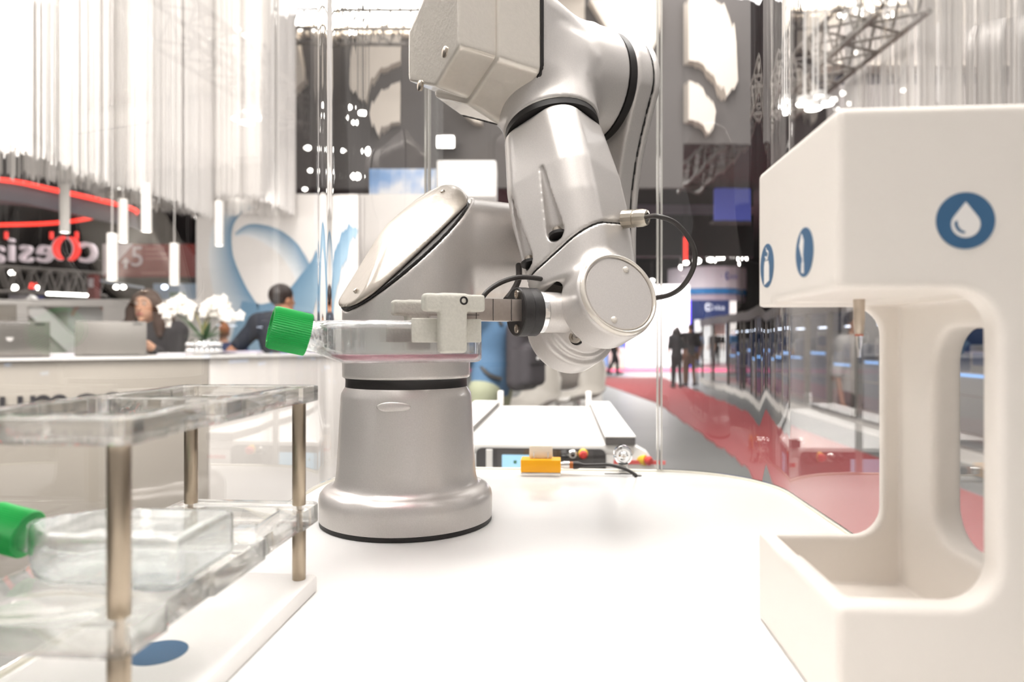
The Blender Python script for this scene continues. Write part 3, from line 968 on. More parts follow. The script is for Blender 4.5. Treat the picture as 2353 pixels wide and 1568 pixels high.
def at(name, loc, label, cat, group=None): return thing(name, loc, label, cat, group)
def gr_(px, D): return np.array([(px - 1176.5) / F * D, D, FZ])
def pb(g, x0, y0, x1, y1, D, t=.04):
    """a box whose front shows between two pixels at depth D"""
    a, b = P(x0, y0, D), P(x1, y1, D)
    g.box(((a[0] + b[0]) / 2, D + t / 2, (a[2] + b[2]) / 2), (abs(b[0] - a[0]) / 2, t / 2, abs(a[2] - b[2]) / 2))
    return g
def one(name, g, m, label, cat, group=None, **k):
    return put(name, g, m, None, label=label, cat=cat, group=group, **k)

# carpets
def carpet(name, pts, m, label):
    return one(name, G().prism(pts, lambda x, y, z: np.array([x, y, z]), FZ, FZ + .012), m, label, 'carpet', smooth=0)
carpet('carpet', [T(1.86, 3.5, 0)[:2], T(3.33, 3.5, 0)[:2], T(3.33, 23.6, 0)[:2], T(.7, 23.6, 0)[:2], T(1.86, 14, 0)[:2]], REDCARPET, 'long red carpet runner laid along the hall aisle')
carpet('carpet', [(-6, 27.5), (20, 27.5), (20, 30.5), (-6, 30.5)], MAGENTA, 'magenta carpet strip crossing the far aisle')
carpet('carpet', [(1.5, 32), (4.3, 32), (4.3, 44), (2.5, 44)], MAGENTA, 'magenta carpet leading to the far white stand')

# reception counter
CA, CB, CC = np.array([-2.95, 3.38, 0]), np.array([-1.845, 4.15, 0]), np.array([-1.19, 4.97, 0])
ct = at('reception_counter', (CA + CC) / 2 + ZZ * FZ, 'long pale reception counter with a grey front and dark lettering', 'counter')
def seg(g, a, b, z0, z1, depth, off=0.0):
    d = unit(b - a); n = np.array([-d[1], d[0], 0])
    g.box((a + b) / 2 + n * (depth / 2 + off) + ZZ * (z0 + z1) / 2, (np.linalg.norm(b - a) / 2, depth / 2, (z1 - z0) / 2), np.array([d, n, ZZ]))
    return g
put('counter_front', seg(G(), CA, CB, FZ, .066, .3), COUNTERGREY, ct, bevel=.006)
put('counter_end', seg(G(), CB + np.array([.004, .004, 0]), CC, FZ, .066, .3), PANEL, ct, bevel=.006)
put('counter_top', seg(seg(G(), CA, CB, .066, .080, .52, -.02), CB, CC, .0663, .0803, .42, -.02), WHITE, ct)
dd = unit(CB - CA); nn = np.array([dd[1], -dd[0], 0])
put('counter_letters', text_mesh('Fumos', .26, .012, face_frame(CA + dd * .54 + nn * .008 + ZZ * -.160, dd, ZZ)), M('dark letters', (52, 50, 54), .5), ct, smooth=0, kind='stuff')

# low back wall of the stand behind the counter
bw = at('partition_unit', (-3.2, 5.55, FZ), 'white low partition unit with a diagonal brace and a poster behind the counter', 'partition')
D_ = 5.5
g = G(); pb(g, -200, 688, 500, 704, D_, .12); put('top_rail', g, PANEL, bw)
g = G(); pb(g, 38, 704.3, 62, 1068, D_, .12); put('upright', g, PANEL, bw)
g = G(); pb(g, 236, 704.3, 300, 1068, D_, .12); put('upright', g, PANEL, bw)
g = G(); pb(g, -200, 700, 37, 1068, D_ + .0, .10); put('side_panel', g, COUNTERGREY, bw)
g = G(); pb(g, 62, 704, 500, 1068, D_ + .13, .03); put('back_panel', g, M('pale grey panel', (206, 202, 196), .5), bw)
a, b = P(66, 700, D_ + .02), P(188, 818, D_ + .02)
dv = unit(b - a); g = G().box((a + b) / 2 + [0, .03, 0], (np.linalg.norm(b - a) / 2 + .05, .03, .06), np.array([dv, [0, 1, 0], np.cross(dv, [0, 1, 0])]))
put('diagonal_brace', g, WHITE, bw)
g = G(); pb(g, 155, 704, 236, 806, D_ + .11, .01); put('poster', g, M('pale poster', (214, 214, 212), .5), bw)
cpo = P(205, 735, D_ + .108)
put('poster_arc', G().prism([(r * math.cos(a_), r * math.sin(a_)) for r, aa in ((.16, np.linspace(.5, 2.9, 14)), (.13, np.linspace(2.9, .5, 14))) for a_ in aa], face_frame(cpo, [1, 0, 0], ZZ), -.002, .002), M('pale pink print', (222, 186, 178), .5), bw, smooth=0)

# mural wall with the ribbon
MW = 6.3
g = G(); pb(g, 450, 446, 812, 1060, MW, .15)
mu = at('mural_wall', P(630, 1060, MW), 'white stand wall printed with a large blue ribbon loop', 'wall panel')
put('panel', g, PANEL, mu)
def ribbon(name, mid, wid, c0, c1, off):
    pts = catmull([P(x, y, MW - off) for x, y in mid], 10)
    ws = np.interp(np.linspace(0, 1, len(pts)), np.linspace(0, 1, len(wid)), wid) / F * MW
    t = np.gradient(pts, axis=0); t /= np.linalg.norm(t, axis=1)[:, None]
    nrm = np.cross(t, [0, 1, 0])
    v, f = [], []
    K = 6
    for p_, n_, w_ in zip(pts, nrm, ws):
        for k in range(K + 1):
            v.append(p_ + n_ * w_ * (k / K - .5))
    n = len(pts)
    f = [(i * (K + 1) + k, (i + 1) * (K + 1) + k, (i + 1) * (K + 1) + k + 1, i * (K + 1) + k + 1) for i in range(n - 1) for k in range(K)]
    m = bpy.data.materials.new(name); m.use_nodes = True
    nt = m.node_tree; b_ = nt.nodes['Principled BSDF']; b_.inputs['Roughness'].default_value = .5
    at_ = nt.nodes.new('ShaderNodeAttribute'); at_.attribute_name = 'across'
    cr = nt.nodes.new('ShaderNodeValToRGB')
    cr.color_ramp.elements[0].color = (*lin(c0), 1); cr.color_ramp.elements[1].color = (*lin(c1), 1)
    nt.links.new(at_.outputs['Fac'], cr.inputs[0]); nt.links.new(cr.outputs[0], b_.inputs['Base Color'])
    o = put(name, (v, f), m, mu, smooth=0, fix=False)
    la_ = o.data.attributes.new('across', 'FLOAT', 'POINT')
    la_.data.foreach_set('value', [k / K for _ in range(n) for k in range(K + 1)])
    return o
B_D, B_L = (92, 132, 160), (222, 224, 224)
ribbon('printed_ribbon', [(590, 800), (560, 740), (528, 670), (507, 590), (512, 520), (545, 480), (585, 474)], [110, 96, 76, 56, 44, 30, 10], B_D, B_L, .004)
ribbon('printed_ribbon', [(540, 540), (575, 530), (625, 545), (668, 580), (700, 640), (712, 700), (690, 745)], [8, 30, 44, 48, 40, 26, 8], B_L, B_D, .006)
ribbon('printed_ribbon', [(540, 745), (600, 760), (670, 720), (720, 640), (770, 560), (800, 520)], [110, 130, 90, 56, 44, 30], (150, 178, 196), B_D, .008)

# hanging string curtains: nobody counts the strings
STRING = M('white string', (236, 232, 228), .7)
def strings(label, px0, px1, yb0, yb1, D, depth, n, top=-420, group='string curtains over the stand'):
    a, b = P(px0, yb0, D), P(px1, yb1, D)
    t = thing('string_curtain', np.array([(a[0] + b[0]) / 2, D + depth / 2, min(a[2], b[2])]), label, 'string curtain', None)
    z1 = P(0, top, D)[2]
    g = G()
    path = []
    for k in range(n):
        s = rng.random()
        if k < n * .62: q = np.array([a[0] + (b[0] - a[0]) * s, D, 0])
        elif k < n * .72: q = np.array([a[0], D + depth * s, 0])
        elif k < n * .82: q = np.array([b[0], D + depth * s, 0])
        else: q = np.array([a[0] + (b[0] - a[0]) * s, D + depth, 0])
        fr_ = (q[0] - a[0]) / (b[0] - a[0])
        zb = a[2] + (b[2] - a[2]) * fr_ + rng.normal() * .015
        wd = .0022 + .003 * rng.random()
        an = rng.random() * PI
        e = np.array([math.cos(an), math.sin(an), 0]) * wd; e2 = np.array([-e[1], e[0], 0]) * .5
        q = q + [0, rng.normal() * .012, 0]
        v = [q + e + ZZ * zb, q + e2 + ZZ * zb, q - e + ZZ * zb, q - e2 + ZZ * zb]
        v += [p_ + ZZ * (z1 - zb) for p_ in v]
        g.add(v, [(0, 1, 5, 4), (1, 2, 6, 5), (2, 3, 7, 6), (3, 0, 4, 7)])
    put('strings', g, STRING, t, smooth=0, fix=False, kind='stuff')
    put('hanging_rail', G().box(((a[0] + b[0]) / 2, D + depth / 2, z1), (abs(b[0] - a[0]) / 2 + .02, depth / 2 + .02, .015)), WHITE, t)
    return t
strings('string curtain at the far left edge of the picture', -420, 62, 320, 350, 3.4, .7, 900)
strings('string curtain hanging over the laptops, middle of the three at left', 58, 342, 392, 440, 4.4, .9, 1600)
strings('string curtain hanging beside the blue ribbon wall', 342, 604, 450, 452, 5.4, .8, 1600)
strings('string curtain above the white dispensing station', 2108, 2620, 262, 262, 4.6, 1.0, 900, top=-300)

# pendant lamps
def pendant(px, y0, y1, D, lab):
    c = P(px, y1, D)
    t = thing('pendant_lamp', c, lab, 'lamp', 'white tube pendants over the counter')
    h = (y1 - y0) / F * D; r = .028
    put('tube', G().lathe(c, ZZ, [(r * .86, .006), (r, 0), (r, h), (r * .3, h + .004)], 24, caps=False), M('white lamp tube', (244, 240, 234), .4), t)
    put('lamp_glow', G().lathe(c, ZZ, [(r * .88, .004), (r * .88, .008)], 24), GLOW, t)
    put('cord', G().cyl(c + ZZ * h, c + ZZ * (h + 1.9), .0035, n=8), M('grey cord', (190, 186, 182), .5), t)
pendant(148, 425, 535, 4.2, 'white tube pendant, left of the pair of laptops, against the red light line')
pendant(257, 537, 645, 3.9, 'white tube pendant hanging lowest, above the laptop screen')
pendant(282, 458, 557, 4.3, 'white tube pendant close beside the tip of the red light arc')
pendant(336, 423, 533, 4.1, 'white tube pendant over the woman, its top inside the strings')
pendant(400, 560, 655, 4.3, 'white tube pendant in front of the red numbered banner')
pendant(503, 463, 565, 4.6, 'white tube pendant in front of the blue ribbon wall')
FLATS = []
for i, (x, y, D) in enumerate(((258, 414, 6.2), (405, 436, 6.4), (352, 353, 6.0), (100, 355, 5.6), (128, 364, 5.8), (100, 382, 6.6), (545, 430, 6.1), (430, 447, 7.0), (275, 433, 7.2), (320, 440, 7.4))):
    c = P(x, y, D)
    t = thing('ceiling_spot', c, 'flat round spotlight disc glowing among the strings above the counter', 'lamp', 'flat spots above the counter')
    FLATS.append((x, t))
    put('glow_disc', G().lathe(c, ZZ, [(.062, 0), (.062, .006)], 20), GLOW, t)
    put('housing', G().lathe(c, ZZ, [(.068, .0065), (.05, .04), (.01, .05), (.006, 1.4)], 16), WHITE, t)

order_labels(FLATS, 'flat round spotlight disc among the strings above the counter, {} from the left')
# red light ring stand and its mirrored sign
rl = at('overhead_ring', P(100, 470, 9.0), 'dark overhead stand ring edged with a red light line', 'stand canopy')
pts = [P(-260, 398, 8.6), P(0, 413, 8.8), P(120, 436, 9), P(220, 458, 9.2), P(285, 474, 9.4), P(312, 484, 9.6), P(312, 490, 9.8)]
put('light_line', G().tube(pts, .030, 8), REDGLOW, rl)
pts = [P(-260, 520, 9.4), P(0, 517, 9.4), P(120, 513, 9.5), P(200, 503, 9.6), P(237, 492, 9.7)]
put('light_line', G().tube(pts, .026, 8), REDGLOW, rl)
up = catmull([P(-260, 402, 8.7), P(0, 417, 8.9), P(120, 440, 9.1), P(220, 462, 9.3), P(285, 478, 9.5), P(312, 488, 9.7)], 6)
g = G(); n = len(up)
v = list(up) + [p_ + [0, .05, -.24] for p_ in up] + [p_ + [0, .4, 0] for p_ in up] + [p_ + [0, .4, -.24] for p_ in up]
g.add(v, [(i, i + 1, n + i + 1, n + i) for i in range(n - 1)] + [(i, 2 * n + i, 2 * n + i + 1, i + 1) for i in range(n - 1)] + [(n + i, n + i + 1, 3 * n + i + 1, 3 * n + i) for i in range(n - 1)] + [(2 * n + i, 3 * n + i, 3 * n + i + 1, 2 * n + i + 1) for i in range(n - 1)])
put('fascia', g, M('slate fascia', (116, 118, 126), .5), rl, smooth=0)

SD_ = 11.5
sg = at('sign', P(100, 605, SD_), 'hanging sign of white and red letters seen from behind', 'sign')
LET = M('white sign letters', (214, 200, 204), .5, emit=.35)
LETRED = mat('red sign letters', (255, 70, 62), .5, emit=.7)
def letter(ch, px, py, hpx, m=LET):
    c = P(px, py, SD_)
    size = hpx / F * SD_ / .56
    put('letter', text_mesh(ch, size, .10, face_frame(c, [1, 0, 0], ZZ), mirror=True), m, sg, smooth=0)
for ch, px, py, hp in (('c', 204, 573, 56), ('e', 104, 577, 48), ('s', 60, 577, 48), ('i', 27, 576, 46), ('a', -8, 578, 48)):
    letter(ch, px, py, hp)
def arcpoly(c, rx, ry, w, a0, a1, n=18):
    aa = np.linspace(math.radians(a0), math.radians(a1), n)
    return [(c[0] + rx * math.cos(a), c[1] + ry * math.sin(a)) for a in aa] + [(c[0] + (rx - w) * math.cos(a), c[1] + (ry - w * .4) * math.sin(a)) for a in aa[::-1]]
s1 = SD_ / F
fr0 = face_frame(P(157, 573, SD_), [1, 0, 0], ZZ)
for dx, a0, a1, m in ((-7, 100, 245, LET), (2, 104, 240, LETRED), (-8, -60, 72, LET), (1, -72, 66, LETRED)):
    w_ = 8 * s1
    put('letter', G().prism(arcpoly((dx * s1, 0), 29 * s1, 29 * s1, w_, a0, a1), fr0, -.05 + (m is LETRED) * .06, .05 + (m is LETRED) * .06), m, sg, smooth=0)
rods(sg, [P(14, 544, SD_), P(176, 544, SD_)])
for x in (14, 118, 176):
    c = P(x, 544, SD_)
    put('sign_hanger', G().box(c + [0, 0, .02], (.02, .02, .06)), LETRED, sg)

# red numbered banner
BD_ = 13.0
rb = at('banner', P(335, 640, BD_), 'hanging dark red banner with a white 5 and an upward arrow', 'banner')
g = G(); pb(g, 236, 561, 445, 637, BD_, .06); rods(rb, [P(250, 561, BD_ + .03), P(430, 561, BD_ + .03)]); put('cloth', g, M('dark red banner', (122, 48, 42), .7, scale=8), rb, smooth=0)
WB = M('white banner print', (206, 196, 196), .6)
fb = face_frame(P(0, 0, BD_ - .004), [1, 0, 0], ZZ)
def bpoly(name, pix, par, D, m, t=.004):
    o0 = P(0, 784, D); k = D / F
    fr = lambda x, y, z: np.array([(x - 1176.5) * k, D - z, HC - (y - 784) * k])
    return put(name, G().prism(pix, fr, -.0005, t), m, par, smooth=0)
bpoly('print_shape', [(236, 561), (306, 561), (272, 600), (236, 636)], rb, BD_ - .003, WB)
bpoly('arrow', [(289, 592), (299, 604), (292, 604), (292, 617), (286, 617), (286, 604), (279, 604)], rb, BD_ - .003, WB)
put('number', text_mesh('5', 66 / F * BD_, .006, face_frame(P(315, 592, BD_ - .006), [1, 0, 0], ZZ)), WB, rb, smooth=0)
for (x0, y0, x1) in ((334, 571, 360), (334, 582, 388), (334, 592, 388), (325, 626, 382)):
    bpoly('print_line', [(x0, y0), (x1, y0), (x1, y0 + 4), (x0, y0 + 4)], rb, BD_ - .003, M('faded banner print', (176, 116, 112), .6))
pl = at('totem', P(208, 690, 14), 'slim dark red totem standing behind the white partition', 'totem')
g = G(); pb(g, 199, 630, 218, 1000, 14, .2); put('panel', g, M('dark red totem', (120, 56, 52), .7), pl, bevel=.03)
g = G(); pb(g, 203, 640, 214, 660, 13.99, .01); put('totem_sign', g, WB, pl, smooth=0)

# far lamps seen under the ring
def lamp_bar(name, x0, y0, x1, y1, D, m, lab):
    a, b = P(x0, y0, D), P(x1, y1, D)
    t = at(name, (a + b) / 2, lab, 'lamp')
    put('light_tube', G().cyl(a, b, 3.2 / F * D, n=10), m, t)
    rods(t, [(a + b) / 2 + ZZ * .3])
    put('lamp_mount', G().cyl((a + b) / 2 + ZZ * 3.0 / F * D, (a + b) / 2 + ZZ * (4.2 / F * D + .3), .02, n=8), HALLGREY, t)
lamp_bar('tube_lamp', 108, 675, 200, 679, 12.4, GLOW, 'long white tube lamp glowing low at left, above the partition')
lamp_bar('tube_lamp', 230, 645, 330, 662, 17.9, M('dim tube', (150, 156, 164), .5, emit=.4), 'dim grey tube lamp slanting below the red banner')
SPOTS = {}
NS = [0]
def spot(x, y, D, r, lab='round spotlight hanging far back in the dark hall', grp='far spotlights', m=None):
    NS[0] += 1; D = D * (1 + .03 * (NS[0] % 3)); c = P(x, y, D); rr = r / F * D * .8
    t = thing('spotlight', c, lab, 'lamp', grp)
    SPOTS.setdefault(lab, []).append((x + .001 * y, t))
    rods(t, [c + [0, rr * 1.3, rr * .6]], .0035 + D * .0002)
    put('lens', G().ball(c, rr, 12, (1, .5, .75)), m or GLOW, t, smooth=180)
    put('lamp_can', G().lathe(c + [0, rr * .52, 0], unit([0, 1, .4]), [(rr * .8, 0), (rr * .6, rr * 1.6)], 10), HALLGREY, t)
for x, y, r in ((27, 627, 9), (33, 661, 10), (86, 662, 8), (267, 660, 8), (283, 660, 8)):
    spot(x, y, 16, r, 'round spotlight glowing in the dark hall left of the red banner', 'spotlights behind the sign')
for x, y, r in ((378, 660, 9), (432, 660, 9)):
    spot(x, y, 18, r, 'cool round spotlight lighting the pale stand right of the woman', 'cool spots on the pale stand', COOLGLOW)
lb = at('stand_wall', P(405, 690, 18.4), 'pale blue lit stand wall far behind the woman', 'stand wall')
g = G(); pb(g, 352, 652, 470, 940, 18.4, .2); put('wall_panel', g, M('pale blue stand', (176, 202, 226), .6), lb)
g = G(); pb(g, 390, 672, 425, 690, 18.38, .02); put('stand_emblem', g, M('green emblem', (130, 160, 140), .6), lb, smooth=0)
ls = at('stand_wall', P(45, 690, 16.5), 'white and blue stand panel far at left under the lamps', 'stand wall')
g = G(); pb(g, 20, 668, 72, 900, 16.5, .2); put('wall_panel', g, M('white stand', (206, 200, 206), .6), ls)
g = G(); pb(g, 74, 664, 88, 900, 16.5, .2); put('wall_panel', g, M('blue stand', (70, 74, 140), .6), ls)
g = G(); pb(g, 66, 650, 78, 663, 16.5, .1); put('exit_lamp', g, mat('red lamp', (255, 70, 60), .5, emit=1.5), ls)
for i, (x0, x1, y0) in enumerate(((-60, 20, 560), (100, 150, 610), (150, 196, 640), (225, 300, 690))):
    pass
tr0 = M('grey truss metal', (150, 144, 138), .45, metal=.4)
def truss(lab, p0, p1, size, n, r=.02):
    p0, p1 = np.asarray(p0, float), np.asarray(p1, float)
    d = unit(p1 - p0); e1, e2 = basis(d)
    t = thing('truss', (p0 + p1) / 2, lab, 'truss')
    cs = [e1 * size * a + e2 * size * b for a, b in ((-.5, -.5), (.5, -.5), (.5, .5), (-.5, .5))]
    for c in cs: put('chord', G().cyl(p0 + c, p1 + c, r, n=8), tr0, t)
    L = np.linalg.norm(p1 - p0)
    for k in range(n):
        s0, s1_ = L * k / n, L * (k + .5) / n; s2 = L * (k + 1) / n
        for i, j in ((0, 1), (1, 2), (2, 3), (3, 0)):
            put('brace', G().cyl(p0 + d * s0 + cs[i], p0 + d * s1_ + cs[j], r * .5, n=6), tr0, t)
            put('brace', G().cyl(p0 + d * s1_ + cs[j], p0 + d * s2 + cs[i], r * .5, n=6), tr0, t)
    rods(t, [p0 + d * L * .2 + cs[2], p0 + d * L * .8 + cs[2]], .004)
    return t
truss('grey lighting truss running under the sign letters at left', P(-50, 640, 13.5), P(230, 655, 15.5), .5, 8, .03)
truss('bright lighting truss crossing above the grey banner, left of the arm', P(560, 40, 6.8), P(1010, 45, 6.8), .35, 9)
truss('lighting truss behind the arm, over the white box sign', P(985, 335, 9.5), P(1140, 330, 9.5), .3, 4, .02)
truss('lighting truss slanting down over the white dispensing station', P(2080, -30, 4.2), P(1790, 235, 6.6), .3, 7)
truss('lighting truss slanting behind the clear sheet, right of the petals', P(1800, 220, 9.5), P(1580, 420, 13), .4, 8, .03)

# dark banner with cream petals
PD = 9.0
pbn = at('hanging_banner', P(1250, 420, PD), 'large dark grey hanging banner carrying cream petal shapes', 'banner')
for x0, x1, y0 in ((606, 921, 86), (921.6, 1345, 86), (1345.6, 1574, -40), (1574.6, 1760, -40)):
    g = G(); pb(g, x0, y0, x1, 432 if x0 < 1500 else 330, PD, .1); put('banner_cloth', g, BANNERDARK, pbn, smooth=0)
def petal(pix): return bpoly('petal', pix, pbn, PD - .002, CREAM, .16)
petal([(920, 90), (920, 150), (895, 160), (870, 172), (850, 195), (838, 218), (829, 242), (812, 226), (797, 206), (799, 165), (806, 122), (812, 90)])
petal([(919, 196), (918, 288), (897, 291), (880, 301), (868, 319), (857, 298), (845, 270), (856, 244), (872, 224), (895, 207)])
petal([(1576, 12), (1596, 4), (1622, 4), (1648, 14), (1668, 36), (1684, 70), (1694, 110), (1701, 195), (1682, 215), (1666, 233), (1655, 210), (1640, 188), (1618, 165), (1595, 152), (1576, 150)])
petal([(1576, 196), (1592, 200), (1612, 216), (1632, 240), (1647, 264), (1640, 290), (1629, 316), (1612, 298), (1592, 286), (1576, 284)])
petal([(1352, 12), (1510, 12), (1511, 70), (1503, 106), (1490, 134), (1465, 118), (1435, 100), (1400, 94)])
petal([(1056, 240), (1075, 232), (1110, 292), (1092, 288), (1068, 270)])
petal([(606, 90), (690, 90), (698, 140), (706, 195), (690, 212), (672, 230), (655, 190), (630, 162), (606, 155)])  # cream shape standing in for the petals' reflection in the bent sheet
petal([(606, 212), (630, 214), (652, 240), (660, 262), (648, 304), (628, 300), (606, 292)])  # lower petal of the same reflection, also built as a shape
up_ = at('ceiling_panel', P(1200, 40, 9.2), 'bright cream overhead panel above the grey petal banner', 'panel')
g = G(); pb(g, 560, -260, 1344, 76, 9.0, .4); put('panel_face', g, CREAM, up_)
g = G(); pb(g, 500, 77, 1344, 85, 8.98, .2); put('panel_edge', g, M('bronze edge', (150, 138, 126), .5), up_)
for x0, x1 in ((745, 1010), (608, 728)):
    g = G(); pb(g, x0, -70, x1, 52, 8.9, .05); put('light_panel', g, GLOW, up_)
for x, y, r in ((640, 68, 11), (690, 62, 14), (724, 67, 10), (780, 52, 10), (795, 72, 12), (648, 42, 7), (792, 246, 9), (819, 259, 9), (779, 269, 7), (806, 281, 8), (833, 347, 15), (808, 405, 13), (706, 340, 9), (712, 392, 7), (672, 340, 6), (765, 345, 6), (664, 245, 7), (700, 435, 6)):
    spot(x, y, 7.9, r, 'small bright spotlight in front of the dark grey petal banner', 'spots on the petal banner')
for k in range(0):
    pass
sg2 = at('box_sign', P(1060, 445, 7.6), 'plain white box sign hanging behind the arm', 'sign')
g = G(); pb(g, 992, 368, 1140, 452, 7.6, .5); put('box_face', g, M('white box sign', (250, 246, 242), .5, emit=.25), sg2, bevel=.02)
for x in (1005, 1125): rods(sg2, [P(x, 368, 7.8)], .006)
sk = at('picture_wall', P(910, 450, 8.8), 'stand wall picture of a blue sky with white clouds', 'picture')
g = G(); pb(g, 838, 388, 990, 460, 8.6, .1)
ms = M('sky picture', (150, 186, 230), .5, scale=2.4)
nz_ = [n for n in ms.node_tree.nodes if n.type == 'TEX_NOISE'][0]; mx_ = [n for n in ms.node_tree.nodes if n.type == 'MIX'][0]
cr_ = ms.node_tree.nodes.new('ShaderNodeValToRGB'); cr_.color_ramp.elements[0].position = .42; cr_.color_ramp.elements[1].position = .60
cr_.color_ramp.elements[0].color = (*lin((142, 180, 228)), 1); cr_.color_ramp.elements[1].color = (*lin((240, 242, 246)), 1)
ms.node_tree.links.new(nz_.outputs['Fac'], cr_.inputs[0]); ms.node_tree.links.new(cr_.outputs[0], ms.node_tree.nodes['Principled BSDF'].inputs['Base Color'])
put('printed_sky', g, ms, sk, smooth=0)
wl = at('stand_wall', P(900, 700, 7.4), 'white stand wall directly behind the robot shoulder', 'stand wall')
g = G(); pb(g, 815, 446, 1000, 1120, 7.4, .15); put('wall_panel', g, PANEL, wl)
fl_ = at('flood_light', P(1018, 324, 9.2), 'bright square floodlight on the truss left of the robot elbow', 'lamp')
g = G(); pb(g, 992, 313, 1042, 336, 8.6, .06); put('lamp_face', g, GLOW, fl_)
g = G(); rods(fl_, [P(1017, 309, 8.73)]); pb(g, 988, 309, 1046, 340, 8.67, .12); put('lamp_case', g, HALLGREY, fl_)
# ------------------------------------------------------------------ right side of the hall
rs = at('glass_booth', T(4.5, 11, FZ), 'long glazed booth with metal posts on a white plinth along the red carpet', 'booth')
VB = 4.1
def bb(v0, v1, u0, u1, z0, z1): return G().box(T((v0 + v1) / 2, (u0 + u1) / 2, (z0 + z1) / 2), (abs(v1 - v0) / 2, (u1 - u0) / 2, (z1 - z0) / 2), RT)
put('plinth', bb(VB, VB + 3.5, 3.6, 21, FZ, FZ + .13), M('white plinth', (226, 222, 216), .5), rs)
put('platform', bb(VB + .03, VB + 3.5, 3.6, 21, FZ + .13, FZ + .16), M('grey platform', (150, 146, 142), .4), rs, smooth=0)
BP = M('booth post metal', (122, 118, 112), .4, metal=.5)
us = [3.9, 4.65, 5.4, 6.15, 6.9, 7.7, 8.5, 9.3, 10.2, 11.1, 12.1, 13.2, 14.4, 15.8, 17.4, 19.2, 20.9]
for i, u in enumerate(us):
    put('post', bb(VB + .05, VB + .13, u - .035, u + .035, FZ + .16, .62), BP, rs)
for i in range(len(us) - 1):
    put('pane', bb(VB + .085, VB + .095, us[i] + .036, us[i + 1] - .036, FZ + .16, .62), SHEET, rs, smooth=0)
put('head_rail', bb(VB + .02, VB + .20, 3.6, 21, .62, .82), BP, rs)
put('mid_rail', bb(VB + .055, VB + .082, 3.9, 20.9, -.40, -.385), BP, rs)
put('rear_wall', bb(VB + 2.4, VB + 2.5, 3.6, 21, FZ + .16, 1.1), M('dark booth wall', (62, 66, 78), .6, scale=1.5, var=.3), rs, smooth=0)
DKB = M('dark blue machine', (44, 66, 104), .45, scale=4, var=.25)
MGR = M('grey machine cover', (140, 142, 144), .45)
k = 0
MCH, SLP = [], []
for u in np.arange(4.6, 20, 1.25):
    m = at('display_machine', T(VB + 1.1, u, FZ + .16), 'machine cabinet with light strips inside the glazed booth', 'machine', 'machines inside the glazed booth')
    hgt = (.95, 1.2, 1.05)[k % 3]
    put('cabinet', bb(VB + .7, VB + 1.5, u - .5, u + .5, FZ + .16, FZ + .16 + hgt * .75), DKB if k % 3 else MGR, m, bevel=.02)
    put('upper_case', bb(VB + .8, VB + 1.45, u - .44, u + .3, FZ + .16 + hgt * .75, FZ + .3 + hgt * .95), MGR if k % 2 else DKB, m, bevel=.02)
    put('light_strip', bb(VB + .69, VB + .70, u - .42, u + .42, FZ + .16 + hgt * .70, FZ + .16 + hgt * .735), BLUEGLOW, m, smooth=0)
    put('window', bb(VB + .79, VB + .80, u - .36, u + .22, FZ + .2 + hgt * .8, FZ + .26 + hgt * .9), M('machine window', (70, 90, 130), .2), m, smooth=0)
    c = T(VB + .9, u + .1, .42)
    t = thing('strip_lamp', c, 'short cool strip lamp hanging over the booth machines', 'lamp', 'strip lamps in the booth')
    put('lamp_face', bb(VB + .86, VB + .94, u - .16, u + .36, .42, .435), COOLGLOW, t, smooth=0)
    put('suspension', G().cyl(c + ZZ * .014, c + ZZ * .2, .006, n=6).cyl(c + ZZ * .014 + TU * .2, c + ZZ * .2 + TU * .2, .006, n=6), BP, t)
    k += 1; MCH.append((u, m)); SLP.append((u, t))
order_labels(MCH, '{} machine cabinet inside the glazed booth, counted from the near end')
order_labels(SLP, '{} cool strip lamp over the booth machines, counted from the near end')

# far white and blue stand
FD_ = 36.0
fs = at('exhibition_stand', gr_(1640, FD_), 'far white and blue exhibition stand with a round overhead banner', 'stand')
ORB = M('white round banner', (228, 222, 228), .6)
c0 = P(1625, 690, FD_ + 2.4)
def arcwall(name, z0y, z1y, r, m, a0=-75, a1=75, rr2_=.2):
    za, zb = P(0, z0y, FD_)[2], P(0, z1y, FD_)[2]
    aa = np.radians(np.linspace(a0, a1, 25))
    pts = [(c0[0] + r * math.sin(a), c0[1] - r * math.cos(a)) for a in aa] + [(c0[0] + (r - rr2_) * math.sin(a), c0[1] - (r - rr2_) * math.cos(a)) for a in aa[::-1]]
    return put(name, G().prism(pts, lambda x, y, z: np.array([x, y, z]), zb, za), m, fs, smooth=20)
arcwall('round_banner', 612, 662, 2.5, ORB)
arcwall('blue_band', 662.5, 675, 2.45, mat('bright blue band', (40, 130, 196), .6))
arcwall('soffit_band', 675.5, 690, 2.35, M('mauve soffit', (190, 176, 190), .6))
LB = M('blue logo print', (96, 104, 170), .6)
def ring_logo(px, py, rpx, D, m, frm=None):
    c = P(px, py, D); r = rpx / F * D
    put('logo', G().prism([(r * math.cos(a), r * math.sin(a)) for a in np.linspace(.5, 2 * PI - .5, 22)] + [(r * .55 * math.cos(a), r * .55 * math.sin(a)) for a in np.linspace(2 * PI - .5, .5, 22)], face_frame(c, [1, 0, 0], ZZ), -.01, .01), m, fs, smooth=0)
    put('logo', G().lathe(c, [0, -1, 0], [(r * .25, -.01), (r * .25, .01)], 12), m, fs)
    put('logo_text', text_mesh('rela', rpx * 1.75 / F * D, .02, face_frame(c + np.array([r * 2.35, 0, -r * .15]), [1, 0, 0], ZZ)), m, fs, smooth=0)
ring_logo(1676, 634, 9, FD_ - .12, LB)
g = G(); pb(g, 1588, 690, 1684, 735, FD_, .25); put('lintel', g, NAVY, fs)
g = G(); pb(g, 1588, 735.2, 1600, 838, FD_, .25); put('jamb', g, NAVY, fs)
